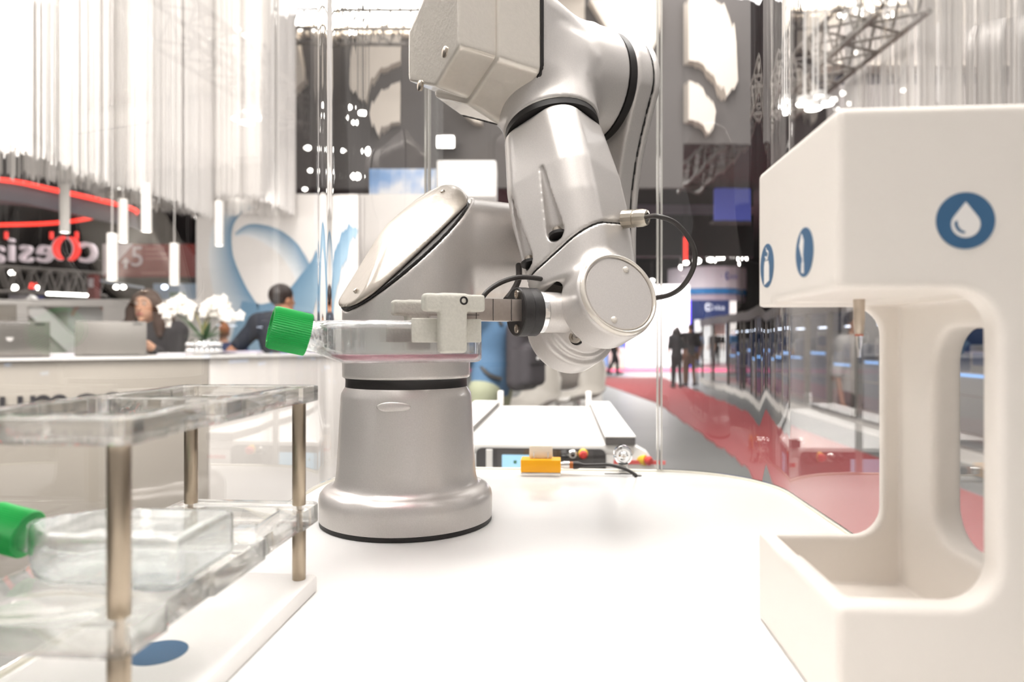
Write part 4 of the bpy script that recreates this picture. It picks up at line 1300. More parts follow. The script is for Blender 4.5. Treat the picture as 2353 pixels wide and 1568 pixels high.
g = G(); pb(g, 1675, 735.2, 1684, 838, FD_, .25); put('jamb', g, NAVY, fs)
ring_logo(1634, 706, 9, FD_ - .02, M('white logo print', (226, 232, 244), .6, emit=.3))
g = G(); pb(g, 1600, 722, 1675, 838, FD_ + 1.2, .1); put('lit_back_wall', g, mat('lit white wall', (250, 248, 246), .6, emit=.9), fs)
g = G(); pb(g, 1648, 745, 1668, 770, FD_ + 1.17, .02); put('wall_print', g, M('pink print', (232, 190, 180), .6), fs, smooth=0)
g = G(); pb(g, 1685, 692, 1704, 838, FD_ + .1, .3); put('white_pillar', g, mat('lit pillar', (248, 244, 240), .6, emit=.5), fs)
ws = at('exhibition_stand', gr_(1545, 33), 'far plain white lit stand wall with violet edge lights', 'stand')
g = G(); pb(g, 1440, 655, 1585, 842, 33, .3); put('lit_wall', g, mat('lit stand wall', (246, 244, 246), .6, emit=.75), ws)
for x in (1586.5, 1438):
    g = G(); pb(g, x - 2, 690, x + 1.5, 842, 33, .1); put('violet_light', g, VIOLET, ws)
g = G(); pb(g, 1400, 800, 1438, 846, 31, .4); put('low_desk', g, M('white desk', (226, 230, 220), .5), ws)
g = G(); pb(g, 1400, 847, 1438, 850, 30.98, .4); put('desk_base', g, M('lime desk base', (170, 210, 90), .5), ws)
g = G(); pb(g, 1385, 700, 1445, 842, 34, .2); put('blue_wall', g, M('blue back wall', (110, 140, 190), .6), ws)
for x, y, r in ((1568, 615, 8), (1578, 604, 7), (1603, 600, 10), (1636, 588, 9), (1640, 597, 8), (1661, 592, 8), (1690, 588, 8), (1700, 577, 9), (1709, 577, 8), (1710, 594, 7), (1731, 593, 7), (1716, 606, 6), (1495, 530, 6), (1499, 645, 6), (1725, 560, 6), (1652, 600, 5)):
    spot(x, y, 27, r, 'bright spotlight in the row above the far round banner', 'spots over the far stand')
vp = at('violet_panel', P(1700, 500, 20), 'violet-blue lit wall panel high behind the clear sheet', 'panel')
g = G(); pb(g, 1650, 432, 1762, 506, 20, .2); rods(vp, [P(1660, 432, 20.1), P(1750, 432, 20.1)], .01); put('panel_face', g, mat('violet panel', (96, 104, 190), .6, emit=.25), vp)
g = G(); pb(g, 1645, 506.5, 1766, 512, 20, .3); put('panel_base', g, HALLGREY, vp)
for x in (1578,):
    rp = at('red_pole', P(x, 690, 24), 'thin vertical red light pole above the far stand', 'pole')
    g = G(); pb(g, x - 2, 545, x + 2, 600, 24, .1); rods(rp, [P(x, 545, 24.05)], .01); put('pole_light', g, REDGLOW, rp)
    g = G(); pb(g, x - 7, 540, x - 2.3, 620, 24.02, .1); put('pole_back', g, HALLGREY, rp)
gd_ = at('upper_gallery', P(1500, 500, 26), 'dark grey gallery band with a pale strip far behind the arm', 'gallery')
g = G(); pb(g, 1380, 330, 1780, 470, 26, .3); put('gallery_wall', g, BANNERDARK, gd_)
g = G(); pb(g, 1380, 470.5, 1660, 490, 25.9, .3); put('gallery_strip', g, M('pale violet strip', (152, 146, 160), .6), gd_)
g = G(); pb(g, 1380, 490.5, 1780, 590, 26.4, .3); put('gallery_shade', g, M('dark gallery underside', (64, 60, 60), .8), gd_)

# overhead fascia right
of = at('overhead_fascia', P(2000, 220, 7.4), 'overhead stand fascia with a dark band, above the dispensing station', 'fascia')
g = G(); pb(g, 1900, 58, 2320, 140, 7.4, .3); put('fascia_board', g, M('pale fascia', (198, 190, 184), .6), of)
g = G(); pb(g, 1900, 140.5, 2320, 150, 7.36, .3); put('fascia_edge', g, CREAM, of)
g = G(); pb(g, 1906, 150.5, 2320, 194, 7.6, .3); put('dark_band', g, M('dark navy band', (62, 60, 72), .6), of)
g = G(); pb(g, 1930, 194.5, 2320, 330, 7.45, .3); put('lower_board', g, M('grey fascia', (166, 160, 158), .6), of)
g = G(); pb(g, 1880, -200, 2320, 57, 7.5, .3); put('upper_board', g, M('cream fascia', (205, 196, 184), .6), of)
for x, y, r in ((1968, 18, 14), (1985, 19, 9), (2000, 19, 9), (1938, 34, 14), (1962, 33, 10), (1984, 34, 10), (2046, 38, 9), (2052, 32, 8), (1970, 121, 9), (2060, 12, 7), (2035, 38, 7)):
    spot(x, y, 6.9, r, 'spotlight clipped along the overhead fascia, upper right', 'spots on the overhead fascia')
DSC = []
for x, y, D in ((1850, 240, 4.7), (1880, 227, 4.9), (1898, 241, 4.7), (1870, 251, 4.5)):
    c = P(x, y, D)
    t = thing('ceiling_spot', c, 'flat glowing lamp disc left of the dispensing station top', 'lamp', 'lamp discs by the dispensing station')
    DSC.append((x, t))
    put('glow_disc', G().lathe(c, ZZ, [(.052, 0), (.052, .006)], 18), GLOW, t)
    put('housing', G().lathe(c, ZZ, [(.056, .0065), (.05, .05), (.008, .06), (.006, 1.2)], 14), WHITE, t)

order_labels(DSC, 'flat glowing lamp disc left of the dispensing station top, {} from the left')
for lab_, tpl in (('round spotlight glowing in the dark hall left of the red banner', 'round spotlight low in the dark hall left of the red banner, {} from the left'),
                  ('cool round spotlight lighting the pale stand right of the woman', 'cool round spotlight over the pale blue stand, {} from the left'),
                  ('small bright spotlight in front of the dark grey petal banner', 'small spotlight before the grey petal banner, {} from the left'),
                  ('bright spotlight in the row above the far round banner', 'bright spotlight above the far round banner, {} from the left'),
                  ('spotlight clipped along the overhead fascia, upper right', 'spotlight along the overhead fascia at upper right, {} from the left')):
    order_labels(SPOTS[lab_], tpl)
# ------------------------------------------------------------------ mobile robot behind the table
am = thing('mobile_robot', T(-.06, 1.67, FZ), 'white mobile robot with two top rails and a black control panel, behind the table', 'mobile robot')
WA_ = WHITE
put('chassis', G().prism(rrect(-.275, 1.335, .140, 2.06, .03), lambda x, y, z: T(x, y, z), FZ + .06, -.046), WA_, am, bevel=.012)
put('deck', G().prism(rrect(-.275, 1.30, .138, 2.05, .012), lambda x, y, z: T(x, y, z), -.0455, -.0258), WA_, am, bevel=.004)
put('front_cowl', G().prism([(-.320, -.12), (-.320, -.052), (-.28, -.030), (.14, -.030), (.158, -.040), (.180, -.075), (.180, -.12)], lambda x, y, z: T(x, 1.302 + z, y), 0, .035), WA_, am, bevel=.003)
GRAPH = M('graphite rail side', (96, 92, 90), .6)
for v0, v1 in ((-.264, -.192), (.079, .135)):
    r_ = put('rail', bb(v0, v1, 1.295, 2.03, -.0254, -.0120), GRAPH, am)
    put('rail_top', bb(v0 - .0005, v1 + .0005, 1.294, 2.031, -.0119, -.0085), WA_, r_, bevel=.001)
    put('rail_block', bb(v1 - .004 if v0 < 0 else v0 - .012, v1 + .012 if v0 < 0 else v0 + .004, 2.035, 2.055, -.0254, .02), WA_, r_, bevel=.003)
pn = put('control_panel', G().prism(rrect(-.166, -.135, .080, -.0335, .012), lambda x, y, z: T(x, 1.2965 - z, y), 0, .005), M('black control panel', (58, 55, 55), .35), am, bevel=.001)
put('screen_frame', G().prism(rrect(-.126, -.14, -.012, -.038, .004), lambda x, y, z: T(x, 1.2915 - z, y), 0, .002), M('panel frame', (70, 67, 66), .3), pn, bevel=.0004)
put('screen', G().prism(rrect(-.116, -.14, -.020, -.0455, .001), lambda x, y, z: T(x, 1.2894 - z, y), 0, .0006), mat('pale blue screen', (150, 196, 222), .3, emit=.6), pn, smooth=0)
put('screen_icon', G().prism(rrect(-.094, -.062, -.088, -.056, .001), lambda x, y, z: T(x, 1.2887 - z, y), 0, .0004), M('green screen icon', (60, 130, 90), .4), pn, smooth=0)
put('button_frame', G().prism(rrect(-.009, -.12, .056, -.038, .003), lambda x, y, z: T(x, 1.2915 - z, y), 0, .0015), M('panel frame', (70, 67, 66), .3), pn, bevel=.0004)
put('panel_upright', bb(-.146, -.134, 1.285, 1.2912, -.14, -.036), WA_, pn)
def button(px, py, m1, m2, r1, r2, name):
    c = P(px, py, 1.288)
    b_ = put(name, G().lathe(c, -TU, [(r1, -.002), (r1, .004), (r1 * .8, .006)], 24), m1, pn)
    put('button_cap', G().lathe(c, -TU, [(r2 * .7, .006), (r2, .009), (r2, .014), (r2 * .7, .018)], 24), m2, pn)
RB = M('red push button', (206, 56, 50), .35)
YB = M('yellow button collar', (236, 196, 40), .4)
button(1297, 1044, BLACK, BLACK, .0085, .0065, 'selector_knob')
button(1316, 1044, ALU, BLACK, .0085, .004, 'key_switch')
button(1340, 1043, YB, RB, .0095, .008, 'emergency_stop')
g = G(); pb(g, 1311, 1057, 1326, 1066, 1.286, .004); put('green_lamp', g, mat('green lamp', (110, 230, 140), .4, emit=.8), pn)
put('red_stripe', bb(.095, .190, 1.2985, 1.3015, -.062, -.055), M('red stripe', (222, 88, 84), .5), am)
c = P(1480, 1058, 1.288)
e_ = put('side_stop', G().lathe(c, unit([.7, -.7, 0]), [(.010, -.012), (.010, .004)], 20), YB, am)
put('side_stop_cap', G().lathe(c, unit([.7, -.7, 0]), [(.006, .004), (.0085, .008), (.0085, .013), (.006, .016)], 20), RB, e_)

# ------------------------------------------------------------------ bar furniture behind the mobile robot
SHELL = M('white seat shell', (176, 171, 164), .45)
def stool(px, D, yaw, lab):
    o = gr_(px, D)
    t = thing('bar_stool', o, lab, 'stool', 'white bar stools')
    cy, sy = math.cos(yaw), math.sin(yaw)
    X, Y = np.array([cy, sy, 0]), np.array([-sy, cy, 0])      # Y: forward
    sz = .70
    N = 14; v = []; K = 12
    for i in range(N + 1):                                    # from the front lip back and up
        s = i / N
        y = .22 - .46 * min(1, s / .55) if s < .55 else -.24 - .07 * (s - .55) / .45
        z = .02 * (1 - s / .2) ** 2 * -1 if s < .2 else (0 if s < .4 else .40 * ((s - .4) / .6) ** 1.25)
        wd = .185 * (1 if s < .6 else math.sqrt(max(.05, 1 - ((s - .6) / .42) ** 2.4)))
        for j in range(K + 1):
            q = j / K * 2 - 1
            v.append(o + X * wd * q + Y * (y + .06 * q * q * (s > .5)) + ZZ * (sz + z + .06 * q ** 4 * (s < .75) + .012))
    f = [(i * (K + 1) + j, i * (K + 1) + j + 1, (i + 1) * (K + 1) + j + 1, (i + 1) * (K + 1) + j) for i in range(N) for j in range(K)]
    ob = put('seat_shell', (v, f), SHELL, t, smooth=180, fix=False)
    md = ob.modifiers.new('thick', 'SOLIDIFY'); md.thickness = .014
    put('column', G().lathe(o, ZZ, [(.02, .02), (.02, .40), (.028, .41), (.028, sz - .02), (.10, sz - .005)], 20), CHROME, t)
    put('foot_plate', G().lathe(o, ZZ, [(.21, 0), (.21, .012), (.03, .025)], 32), CHROME, t)
    a_ = np.linspace(-2.2, 2.2, 17)
    put('foot_rest', G().tube([o + X * .16 * math.sin(a) + Y * (.02 + .17 * math.cos(a)) + ZZ * .30 for a in a_], .010, 8, smooth=False), CHROME, t)
stool(1222, 5.6, 2.7, 'white shell bar stool just right of the backpack')
stool(1325, 6.3, 2.2, 'white shell bar stool in front of the white cabinet')
stool(1283, 7.5, .5, 'white shell bar stool farthest back, between the two nearer stools')
bt = thing('bar_table', gr_(1222, 6.6), 'high bar table with a white top and a brown leg panel', 'table')
c = P(1222, 803, 6.6)
put('table_top', G().box(c + [0, 0, -.02], (.22, .33, .03)), WHITE, bt, bevel=.006)
put('leg_panel', G().box(np.array([c[0] + .05, c[1], (c[2] - .052 + FZ) / 2]), (.10, .22, (c[2] - .052 - FZ) / 2)), M('brown leg panel', (150, 134, 120), .5), bt)
wc = thing('cabinet', gr_(1325, 7.9), 'tall white cabinet standing behind the bar stools', 'cabinet')
g = G(); pb(g, 1262, 800, 1384, 784 + 1961 / 7.9, 7.9, .5); put('body', g, WHITE, wc, bevel=.005)
g = G(); pb(g, 1266, 806, 1322, 784 + 1961 / 7.9 - 8, 7.885, .014); put('door', g, WHITE, wc, bevel=.002)
g = G(); pb(g, 1324, 806, 1380, 784 + 1961 / 7.9 - 8, 7.885, .014); put('door', g, WHITE, wc, bevel=.002)

# ------------------------------------------------------------------ things on the counter
ALUG = M('laptop grey', (126, 122, 117), .4, metal=.3)
def laptop(px, py, D, wpx, yaw, lean, lab, emblem=False):
    o = P(px, py, D)
    o[2] = .0808
    t = thing('laptop', o, lab, 'laptop')
    cy, sy = math.cos(yaw), math.sin(yaw)
    X, Y = np.array([cy, sy, 0]), np.array([-sy, cy, 0])
    wd = wpx / F * D; hh = wd * .53
    L = unit(ZZ * math.cos(lean) - Y * math.sin(lean)); Nn = np.cross(X, L)
    put('keyboard_deck', G().box(o + Y * hh * .5 + ZZ * .009, (wd / 2, hh / 2, .008), np.array([X, Y, ZZ])), ALUG, t, bevel=.003)
    lid = put('lid', G().box(o + L * hh * .5 + ZZ * .012 - Y * .004, (wd / 2, .004, hh / 2), np.array([X, -Nn, L])), ALUG, t, bevel=.003)
    put('hinge', G().cyl(o - X * wd * .4 + ZZ * .013, o + X * wd * .4 + ZZ * .013, .006, n=10), M('dark hinge', (64, 62, 62), .5), t)
    put('lid_badge', G().box(o + L * hh * .93 + X * wd * .37 + ZZ * .012 + Nn * .0 - Y * .009, (wd * .065, .001, .004), np.array([X, -Nn, L])), M('dark badge', (72, 70, 70), .5), t, smooth=0)
    if emblem:
        put('lid_emblem', G().lathe(o + L * hh * .5 + ZZ * .012 - Y * .0082, -Y, [(.016, -.001), (.016, .0014)], 20), M('light badge', (200, 196, 192), .4), t)
laptop(255, 820, 3.97, 143, .45, -.10, 'grey open laptop in front of the seated woman')
laptop(22, 821, 3.62, 152, .62, .22, 'grey open laptop cut off by the left edge', True)

# orchid
od = P(468, 815, 4.35)
od[2] = .0812
ob_ = thing('potted_orchid', od, 'white orchid with green leaves in a silver studded pot', 'plant')
put('pot', G().lathe(od, ZZ, [(.07, 0), (.095, .02), (.10, .05), (.088, .085), (.07, .10), (.06, .095)], 32), CHROME, ob_)
g = G()
for k in range(2):
    for i in range(20):
        a = 2 * PI * i / 20
        g.ball(od + np.array([.098 * math.cos(a), .098 * math.sin(a), .03 + .04 * k]), .014, 8)
put('studs', g, CHROME, ob_, smooth=180, kind='stuff')
LEAF = M('green leaf', (62, 92, 52), .45, var=.3)
def leaf(base, d, L, wd, droop):
    d = unit(d); s = unit(np.cross(d, ZZ)); v = []
    n = 8
    for i in range(n + 1):
        t_ = i / n
        c = base + d * L * t_ - ZZ * droop * t_ * t_
        ww = wd * math.sin(PI * min(.98, .08 + t_ * .92)) 
        v += [c - s * ww, c + ZZ * -.1 * ww, c + s * ww]
    f = [(3 * i + j, 3 * i + j + 1, 3 * i + j + 4, 3 * i + j + 3) for i in range(n) for j in range(2)]
    return put('leaf', (v, f), LEAF, ob_, smooth=180, fix=False)
for i in range(11):
    a = 2 * PI * i / 11 + .3
    leaf(od + ZZ * .095, [math.cos(a), math.sin(a), 1.0 if i % 2 else .45], .17 + .05 * (i % 3), .018, .05 * (i % 2 == 0))
PET = M('white petal', (246, 240, 232), .6)
def blossom(c, yaw):
    v = []; f = []
    X, Y = np.array([math.cos(yaw), math.sin(yaw), 0]), ZZ
    N_ = np.cross(X, Y)
    for k in range(5):
        a = 2 * PI * k / 5 + .3
        d = X * math.cos(a) + Y * math.sin(a); s = -X * math.sin(a) + Y * math.cos(a)
        b = len(v)
        v += [c, c + d * .022 + s * .018 - N_ * .006, c + d * .042 - N_ * .002, c + d * .022 - s * .018 - N_ * .006]
        f.append((b, b + 1, b + 2, b + 3))
    g_ = G().add(v, f)
    return put('blossom', g_, PET, ob_, smooth=0, fix=False)
for s_, tx in ((-1, -.09), (1, .06), (1, .02)):
    top = od + np.array([tx, .02, .30])
    pts = [od + ZZ * .09, od + np.array([tx * .3, 0, .20]), top, top + np.array([s_ * .07, -.02, .02]), top + np.array([s_ * .13, -.03, -.05])]
    put('stem', G().tube(pts, .004, 6), M('orchid stem', (150, 140, 80), .5), ob_)
    cp = catmull(pts, 5)
    for i in range(9, len(cp)):
        for _ in range(2):
            blossom(cp[i] + rng.normal(size=3) * .020 - np.array([0, .03, 0]), rng.random() * 1.2 - .6)
def papers(px, py, D, w_, d_, n, lab, col):
    o = P(px, py, D); o[2] = .0808
    t = thing('paper_stack', o, lab, 'papers')
    for k in range(n):
        put('sheet', G().box(o + ZZ * (.003 + .005 * k), (w_ / 2, d_ / 2, .0022), np.array([[math.cos(.1 * k), math.sin(.1 * k), 0], [-math.sin(.1 * k), math.cos(.1 * k), 0], [0, 0, 1]])), M('paper %d' % (k % 2), ((240, 238, 236), col)[k % 2]), t, smooth=0)
papers(402, 822, 4.15, .16, .14, 3, 'lilac and white leaflets lying left of the orchid pot', (200, 190, 214))
papers(555, 815, 4.75, .26, .16, 4, 'white brochures lying right of the orchid pot', (232, 214, 150))
papers(700, 812, 5.1, .2, .14, 2, 'loose white papers on the counter beside the man', (230, 228, 224))
papers(150, 822, 4.05, .16, .12, 3, 'white papers between the two laptops', (214, 212, 208))

# ------------------------------------------------------------------ people
SKIN = M('skin', (206, 158, 130), .55)
SKIN2 = M('tanned skin', (196, 142, 110), .55)
HAIRD = M('dark hair', (44, 32, 28), .45, scale=60, var=.4)
HAIRB = M('brown hair', (66, 44, 32), .7, scale=60, var=.4)
def person(lab, foot, H, yaw, shirt, trousers, hair, pose=None, skin=None, h=.022, long_hair=False, sleeve=.9, shorts=False, face=False, head_yaw=0.0, group=None, shoes=None):
    """a standing figure; local axes: x to its right, y forward; pose overrides joints (units of height H)"""
    J = dict(head=(0, .012, .930), neck=(0, 0, .865), chest=(0, .0, .745), waist=(0, 0, .60), pelvis=(0, 0, .52),
             lsh=(-.105, 0, .815), rsh=(.105, 0, .815), lel=(-.145, -.005, .64), rel=(.145, -.005, .64), lwr=(-.15, .04, .50), rwr=(.15, .04, .50),
             lhip=(-.052, 0, .51), rhip=(.052, 0, .51), lkn=(-.055, .01, .285), rkn=(.055, .01, .285), lan=(-.056, -.01, .045), ran=(.056, -.01, .045))
    J.update(pose or {})
    J = {k_: np.array(v_, float) * H for k_, v_ in J.items()}
    cy, sy = math.cos(yaw), math.sin(yaw)
    R = np.array([[cy, sy, 0], [-sy, cy, 0], [0, 0, 1]])        # rows: right, forward, up
    foot = np.asarray(foot, float)
    t = thing('person', foot, lab, 'person', group)
    W = lambda q: q @ R + foot
    L = lambda p: (p - foot) @ R.T
    u = H
    hc = J['head']
    ch, sh_ = math.cos(head_yaw), math.sin(head_yaw)
    RH = np.array([[ch, sh_, 0], [-sh_, ch, 0], [0, 0, 1]])
    def HP(x, y, z): return hc + np.array([x, y, z]) * u @ RH
    def torso(p, g=0.):
        d = d_ell(p, (J['chest'] + J['neck']) / 2 * [1, 1, 1] - [0, 0, .03 * u], np.eye(3), (.098 * u + g, .064 * u + g, .105 * u + g))
        d = smin(d, d_cap(p, J['chest'], J['waist'], .076 * u + g, .072 * u + g), .05 * u)
        d = smin(d, d_ell(p, J['waist'], np.eye(3), (.085 * u + g, .062 * u + g, .09 * u + g)), .03 * u)
        d = smin(d, d_cap(p, J['lsh'], J['rsh'], .043 * u + g), .03 * u)
        return d
    def pelvis(p, g=0.):
        return d_ell(p, J['pelvis'], np.eye(3), (.094 * u + g, .070 * u + g, .075 * u + g))
    def arms(p, g=0.):
        d = None
        for s in 'lr':
            a = smin(d_cap(p, J[s + 'sh'], J[s + 'el'], .034 * u + g, .026 * u + g), d_cap(p, J[s + 'el'], J[s + 'wr'], .026 * u + g, .017 * u + g), .01 * u)
            d = a if d is None else np.minimum(d, a)
        return d
    def legs(p, g=0.):
        d = None
        for s in 'lr':
            a = smin(d_cap(p, J[s + 'hip'], J[s + 'kn'], .052 * u + g, .034 * u + g), d_cap(p, J[s + 'kn'], J[s + 'an'], .033 * u + g, .021 * u + g), .015 * u)
            d = a if d is None else np.minimum(d, a)
        return d
    def hands(p):
        d = None
        for s, m_ in (('l', -1), ('r', 1)):
            w0 = J[s + 'wr']; dr = unit(w0 - J[s + 'el'])
            dr = unit(dr * .8 + np.array([0, .25, -.05]))
            sd = unit(np.cross(dr, [0, 0, 1.0]) + 1e-6); up_ = np.cross(sd, dr)
            a = d_ell(p, w0 + dr * .028 * u, np.array([dr, sd, up_]), (.032 * u, .022 * u, .011 * u))
            if h < .012:
                for k_, (o_, l_) in enumerate(((-.015, .038), (-.005, .044), (.005, .042), (.015, .034))):
                    b0 = w0 + dr * .05 * u + sd * o_ * u
                    b1 = b0 + dr * l_ * .55 * u; b2 = b1 + unit(dr - up_ * .5) * l_ * .5 * u
                    a = smin(a, np.minimum(d_cap(p, b0, b1, .0058 * u, .005 * u), d_cap(p, b1, b2, .005 * u, .0042 * u)), .003 * u)
                tb = w0 + dr * .02 * u - sd * m_ * .018 * u
                a = smin(a, d_cap(p, tb, tb + unit(dr - sd * m_ * .9) * .035 * u, .0065 * u, .005 * u), .004 * u)
            else:
                a = smin(a, d_cap(p, w0 + dr * .04 * u, w0 + unit(dr - up_ * .2) * .085 * u, .014 * u, .009 * u), .01 * u)
            d = a if d is None else np.minimum(d, a)
        return d
    def head(p):
        q = (p - hc) @ RH.T
        z0 = np.zeros(3)
        d = d_ell(q, np.array([0, -.008, .012]) * u, np.eye(3), (.043 * u, .054 * u, .052 * u))
        d = smin(d, d_ell(q, np.array([0, .012, -.025]) * u, np.eye(3), (.033 * u, .037 * u, .043 * u)), .012 * u)
        d = smin(d, d_cap(q, np.array([0, .046, .004]) * u, np.array([0, .056, -.016]) * u, .004 * u, .0075 * u), .006 * u)
        for s in (-1, 1):
            d = smin(d, d_ell(q, np.array([s * .043, -.008, -.004]) * u, np.eye(3), (.007 * u, .012 * u, .018 * u)), .004 * u)
            if face:
                d = smax(d, -d_ell(q, np.array([s * .0165, .052, .008]) * u, np.eye(3), (.010 * u, .007 * u, .006 * u)), .004 * u)
        if face:
            d = smin(d, d_ell(q, np.array([0, .043, -.036]) * u, np.eye(3), (.013 * u, .007 * u, .006 * u)), .004 * u)
            d = smin(d, d_ell(q, np.array([0, .038, -.058]) * u, np.eye(3), (.013 * u, .010 * u, .009 * u)), .006 * u)
        return d
    def bodyf(p):
        p = L(p)
        d = smin(torso(p), pelvis(p), .03 * u)
        d = smin(d, d_cap(p, J['chest'] * [1, 1, 1] + [0, 0, .06 * u], hc + [0, 0, -.03 * u], .034 * u, .030 * u), .015 * u)
        d = smin(d, head(p), .010 * u)
        d = smin(d, np.minimum(arms(p), hands(p)), .012 * u)
        d = smin(d, legs(p), .012 * u)
        for s in 'lr':
            d = smin(d, d_cap(p, J[s + 'an'] + [0, -.02 * u, -.018 * u], J[s + 'an'] + [0, .085 * u, -.026 * u], .022 * u, .016 * u), .01 * u)
        return d
    allp = np.array([W(j_) for j_ in J.values()])
    lo, hi = allp.min(0) - .16 * u, allp.max(0) + .12 * u
    lo[2] = max(lo[2], foot[2] - .02)
    solid('body', bodyf, lo, hi, h, skin or SKIN, t)
    G_ = .010 if h < .02 else .016
    def shirtf(p):
        p = L(p)
        d = smin(torso(p, G_), pelvis(p, G_ * .9), .03 * u)
        d = smax(d, (J['pelvis'][2] - .03 * u) - p[:, 2], .004)
        aa = None
        for s in 'lr':
            e_ = J[s + 'sh'] + (J[s + 'el'] - J[s + 'sh']) * min(sleeve, 1.0)
            a = d_cap(p, J[s + 'sh'], e_, .036 * u + G_, .029 * u + G_)
            if sleeve > 1:
                a = np.minimum(a, d_cap(p, J[s + 'el'], J[s + 'el'] + (J[s + 'wr'] - J[s + 'el']) * (sleeve - 1), .027 * u + G_, .021 * u + G_))
            aa = a if aa is None else np.minimum(aa, a)
        d = smin(d, aa, .015 * u)
        return smax(d, p[:, 2] - J['neck'][2] - .006 * u, .004)
    solid('shirt', shirtf, lo, hi, h, shirt, t)
    def trousf(p):
        p = L(p)
        d = smin(legs(p, G_), pelvis(p, G_ * .6), .03 * u)
        d = smax(d, p[:, 2] - J['pelvis'][2] - .05 * u, .004)
        return smax(d, (.30 if shorts else .05) * u - p[:, 2], .004)
    solid('trousers', trousf, lo, hi, h, trousers, t)
    SH = shoes or M('dark shoe', (46, 42, 42), .5)
    for s in 'lr':
        def shoef(p, s=s):
            p = L(p)
            d = d_cap(p, J[s + 'an'] + [0, -.02 * u, -.018 * u], J[s + 'an'] + [0, .095 * u, -.024 * u], .030 * u, .024 * u)
            return smax(d, foot[2] * 0 - p[:, 2] + .001, .003)
        c_ = W(J[s + 'an'])
        solid('shoe', shoef, c_ - .2 * u, c_ + .2 * u, max(.010, h * .7), SH, t)
    hm = hair
    def hairf(p):
        q = (L(p) - hc) @ RH.T
        d = d_ell(q, np.array([0, -.014, .020]) * u, np.eye(3), (.050 * u, .058 * u, .054 * u))
        cut = (q[:, 1] - .026 * u) * .75 - (q[:, 2] - .020 * u) * .66
        d = smax(d, cut, .006 * u)
        d = smax(d, -.030 * u - q[:, 2], .006 * u)
        if long_hair:
            for s in (-1, 1):
                pts_ = [(s * .036, .006, .030), (s * .056, -.004, -.02), (s * .060, .006, -.075), (s * .068, .024, -.120)]
                for k_ in range(3):
                    d = smin(d, d_cap(q, np.array(pts_[k_]) * u, np.array(pts_[k_ + 1]) * u, (.020, .026, .024)[k_] * u, (.026, .024, .012)[k_] * u), .012 * u)
                for k_ in range(4):
                    x_ = s * (.052 + .012 * k_); d = smin(d, d_cap(q, np.array([x_, .012 - .016 * k_, -.05]) * u, np.array([x_ + s * .01 * math.sin(k_ * 2), .012 - .02 * k_, -.125 - .01 * (k_ % 2)]) * u, .014 * u, .008 * u), .006 * u)
            d = smin(d, d_cap(q, np.array([0, -.045, .0]) * u, np.array([0, -.055, -.10]) * u, .045 * u, .04 * u), .015 * u)
        return d
    hw = W(hc)
    solid('hair', hairf, hw - np.array([.12, .12, .18]) * u, hw + np.array([.12, .12, .10]) * u, h * .8, hm, t)
    if face:
        for s in (-1, 1):
            put('eye', G().ball(W(HP(s * .0165, .0455, .0075)), .0052 * u, 12), M('eye white', (226, 216, 206), .3), t, smooth=180)
            put('iris', G().ball(W(HP(s * .0165, .0490, .0075)), .0028 * u, 10), M('dark iris', (40, 28, 22), .3), t, smooth=180)
            put('eyebrow', G().tube([W(HP(s * .008, .0500, .019)), W(HP(s * .017, .0500, .022)), W(HP(s * .027, .044, .019))], .0022 * u, 6), hm, t)
        put('lips', G().tube([W(HP(-.012, .046, -.036)), W(HP(-.004, .0505, -.0345)), W(HP(0, .051, -.0352)), W(HP(.004, .0505, -.0345)), W(HP(.012, .046, -.036))], .0032 * u, 8), M('rose lips', (166, 80, 78), .4), t)
    return t, W, J

BLK = M('black clothing', (46, 43, 46), .8, scale=40, var=.15)
NVY = M('dark navy shirt', (48, 52, 62), .8, scale=40, var=.2)
DEN = M('blue denim', (70, 84, 110), .8)
# the woman at the counter (standing behind it, looking to the front)
w0 = P(332, 700, 4.62)
person('woman with long brown hair in a black top working at a laptop', (w0[0] - .02, 4.74, FZ), 1.65, PI + .10, BLK, BLK, HAIRB, h=.0105, long_hair=True, sleeve=1.75, face=True, head_yaw=-.10,
       pose=dict(head=(0, .05, .902), neck=(0, .018, .838), lsh=(-.10, .0, .795), rsh=(.10, .0, .795), lel=(-.130, .045, .635), rel=(.13, .07, .655), lwr=(-.055, .175, .744), rwr=(.07, .185, .744)))
# man seen from behind
m0 = P(650, 784, 5.25)
person('man in a dark shirt seen from behind, one hand on his hip', (m0[0] - .02, 5.30, FZ), 1.70, .12, NVY, BLK, HAIRD, h=.012, sleeve=.75, skin=SKIN2, head_yaw=-.75,
       pose=dict(head=(.0, .015, .925), lel=(-.215, -.02, .685), lwr=(-.145, .03, .575), rel=(.150, .06, .65), rwr=(.12, .15, .61)))
# a seated figure partly behind the orchid
p0 = P(508, 740, 6.0)
person('person in dark blue partly hidden behind the orchid', (p0[0], 6.0, FZ), 1.42, .4, M('dark blue shirt', (52, 66, 104), .8), BLK, M('auburn hair', (150, 92, 52), .5), h=.02, sleeve=1.4)
p1 = P(806, 740, 6.1)
person('dark-haired person half hidden behind the robot shoulder', (p1[0] - .02, 6.1, FZ), 1.50, PI - .6, PANEL, BLK, HAIRD, h=.02, skin=SKIN2, face=True)
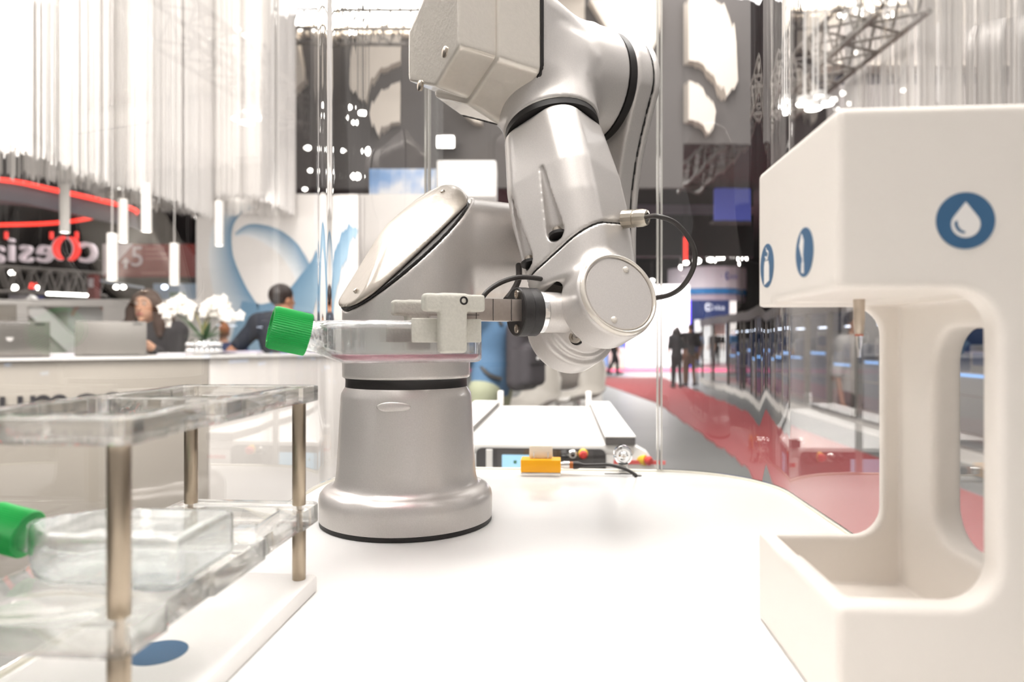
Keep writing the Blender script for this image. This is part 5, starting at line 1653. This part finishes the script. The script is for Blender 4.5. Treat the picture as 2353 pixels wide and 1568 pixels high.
# backpack man
q0 = P(1128, 784, 4.9)
bpm, W_, J_ = person('person in a blue T-shirt and green shorts wearing a dark backpack', (q0[0], 4.95, FZ), 1.74, 1.0, M('blue cotton shirt', (92, 126, 160), .8, scale=40, var=.12), M('sage green shorts', (168, 172, 146), .8), HAIRD, h=.016, sleeve=.7, shorts=True, skin=SKIN2, pose=dict(lel=(-.125, .06, .66), lwr=(-.06, .17, .67), rel=(.125, .06, .66), rwr=(.05, .17, .67)))
bc = W_(np.array([.03, -.255, 1.15]))
bp = thing('backpack', W_(np.array([.03, -.255, .91])), 'dark grey backpack with side straps on the person in the blue shirt', 'backpack')
RB_ = np.array([[math.cos(1.0), math.sin(1.0), 0], [-math.sin(1.0), math.cos(1.0), 0], [0, 0, 1]])
BPM = M('dark backpack fabric', (66, 62, 66), .8, scale=30, var=.2)
solid('pack', lambda p: smin(d_box(p, bc, RB_, (.155, .075, .25), .07), d_box(p, bc + np.array([0, -.07, -.07]) @ RB_, RB_, (.125, .06, .15), .05), .02), bc - .35, bc + .35, .014, BPM, bp)
for z in (.04, -.06): put('seam', G().box(bc + np.array([0, -.133 if z < 0 else -.078, z]) @ RB_, (.115, .003, .006), RB_), BLACK, bp)
for s in (-1, 1):
    put('strap', G().tube([W_(np.array([s * .09 + .02, -.14, 1.36])), W_(np.array([s * .10, -.02, 1.50])), W_(np.array([s * .10, .105, 1.36])), W_(np.array([s * .12, .095, 1.20])), W_(np.array([s * .15, -.06, 1.03])), W_(np.array([s * .10, -.16, .98]))], .016, 8), BLACK, bp)
for z in (.1, -.02): put('badge', G().ball(bc + np.array([-.03, -.14 if z < 0 else -.085, z]) @ RB_, .012, 8), WHITE, bp)

# walkers in the aisle
def walker(px, fy, H, yaw, lab, shirt, tr, hair, lh=False, stride=.0, hh=.03, **k):
    D = 1961.0 / (fy - 784) * 1.0 / 1.0
    D = (HC - FZ) * F / (fy - 784)
    pose = {}
    if stride:
        pose = dict(lkn=(-.05, .06 * stride + .02, .285), lan=(-.055, .09 * stride, .045), rkn=(.05, -.03 * stride, .285), ran=(.055, -.14 * stride, .06))
    person(lab, gr_(px, D) + [0, 0, .0125 if px < 1480 or px in (1556, 1588) else 0], H, yaw, shirt, tr, hair, h=hh, long_hair=lh, pose=pose, **k)
walker(1411, 862, 1.78, -1.35, 'man in black striding across the far aisle under the wrist', BLK, BLK, HAIRD, stride=1.1)
walker(1556, 893, 1.62, .1, 'woman with long dark hair walking away on the red carpet', BLK, BLK, HAIRD, lh=True, stride=.4)
walker(1588, 890, 1.70, .1, 'man in brown trousers walking beside the long-haired woman', BLK, M('brown trousers', (112, 86, 66), .8), HAIRB, stride=.5, skin=SKIN2)
walker(1434, 830, 1.75, .3, 'dark-dressed visitor far down the magenta carpet', NVY, BLK, HAIRD)
walker(1472, 832, 1.75, .2, 'visitor in a white shirt standing by the low white desk', M('white shirt', (226, 228, 232), .8), M('beige trousers', (160, 150, 140), .8), HAIRD)
walker(1610, 842, 1.72, .2, 'visitor in a light blue shirt in front of the far blue doorway', M('light blue shirt', (120, 160, 204), .8), DEN, HAIRD)
walker(1645, 840, 1.74, 2.0, 'dark visitor standing in the far lit doorway, left of a pair', BLK, DEN, HAIRD)
walker(1655, 838, 1.76, 3.0, 'dark visitor standing in the far lit doorway, right of a pair', BLK, BLK, HAIRD)
walker(1698, 856, 1.72, .5, 'visitor in a blue jacket by the end of the glazed booth', M('blue jacket', (92, 140, 190), .8), BLK, HAIRD)
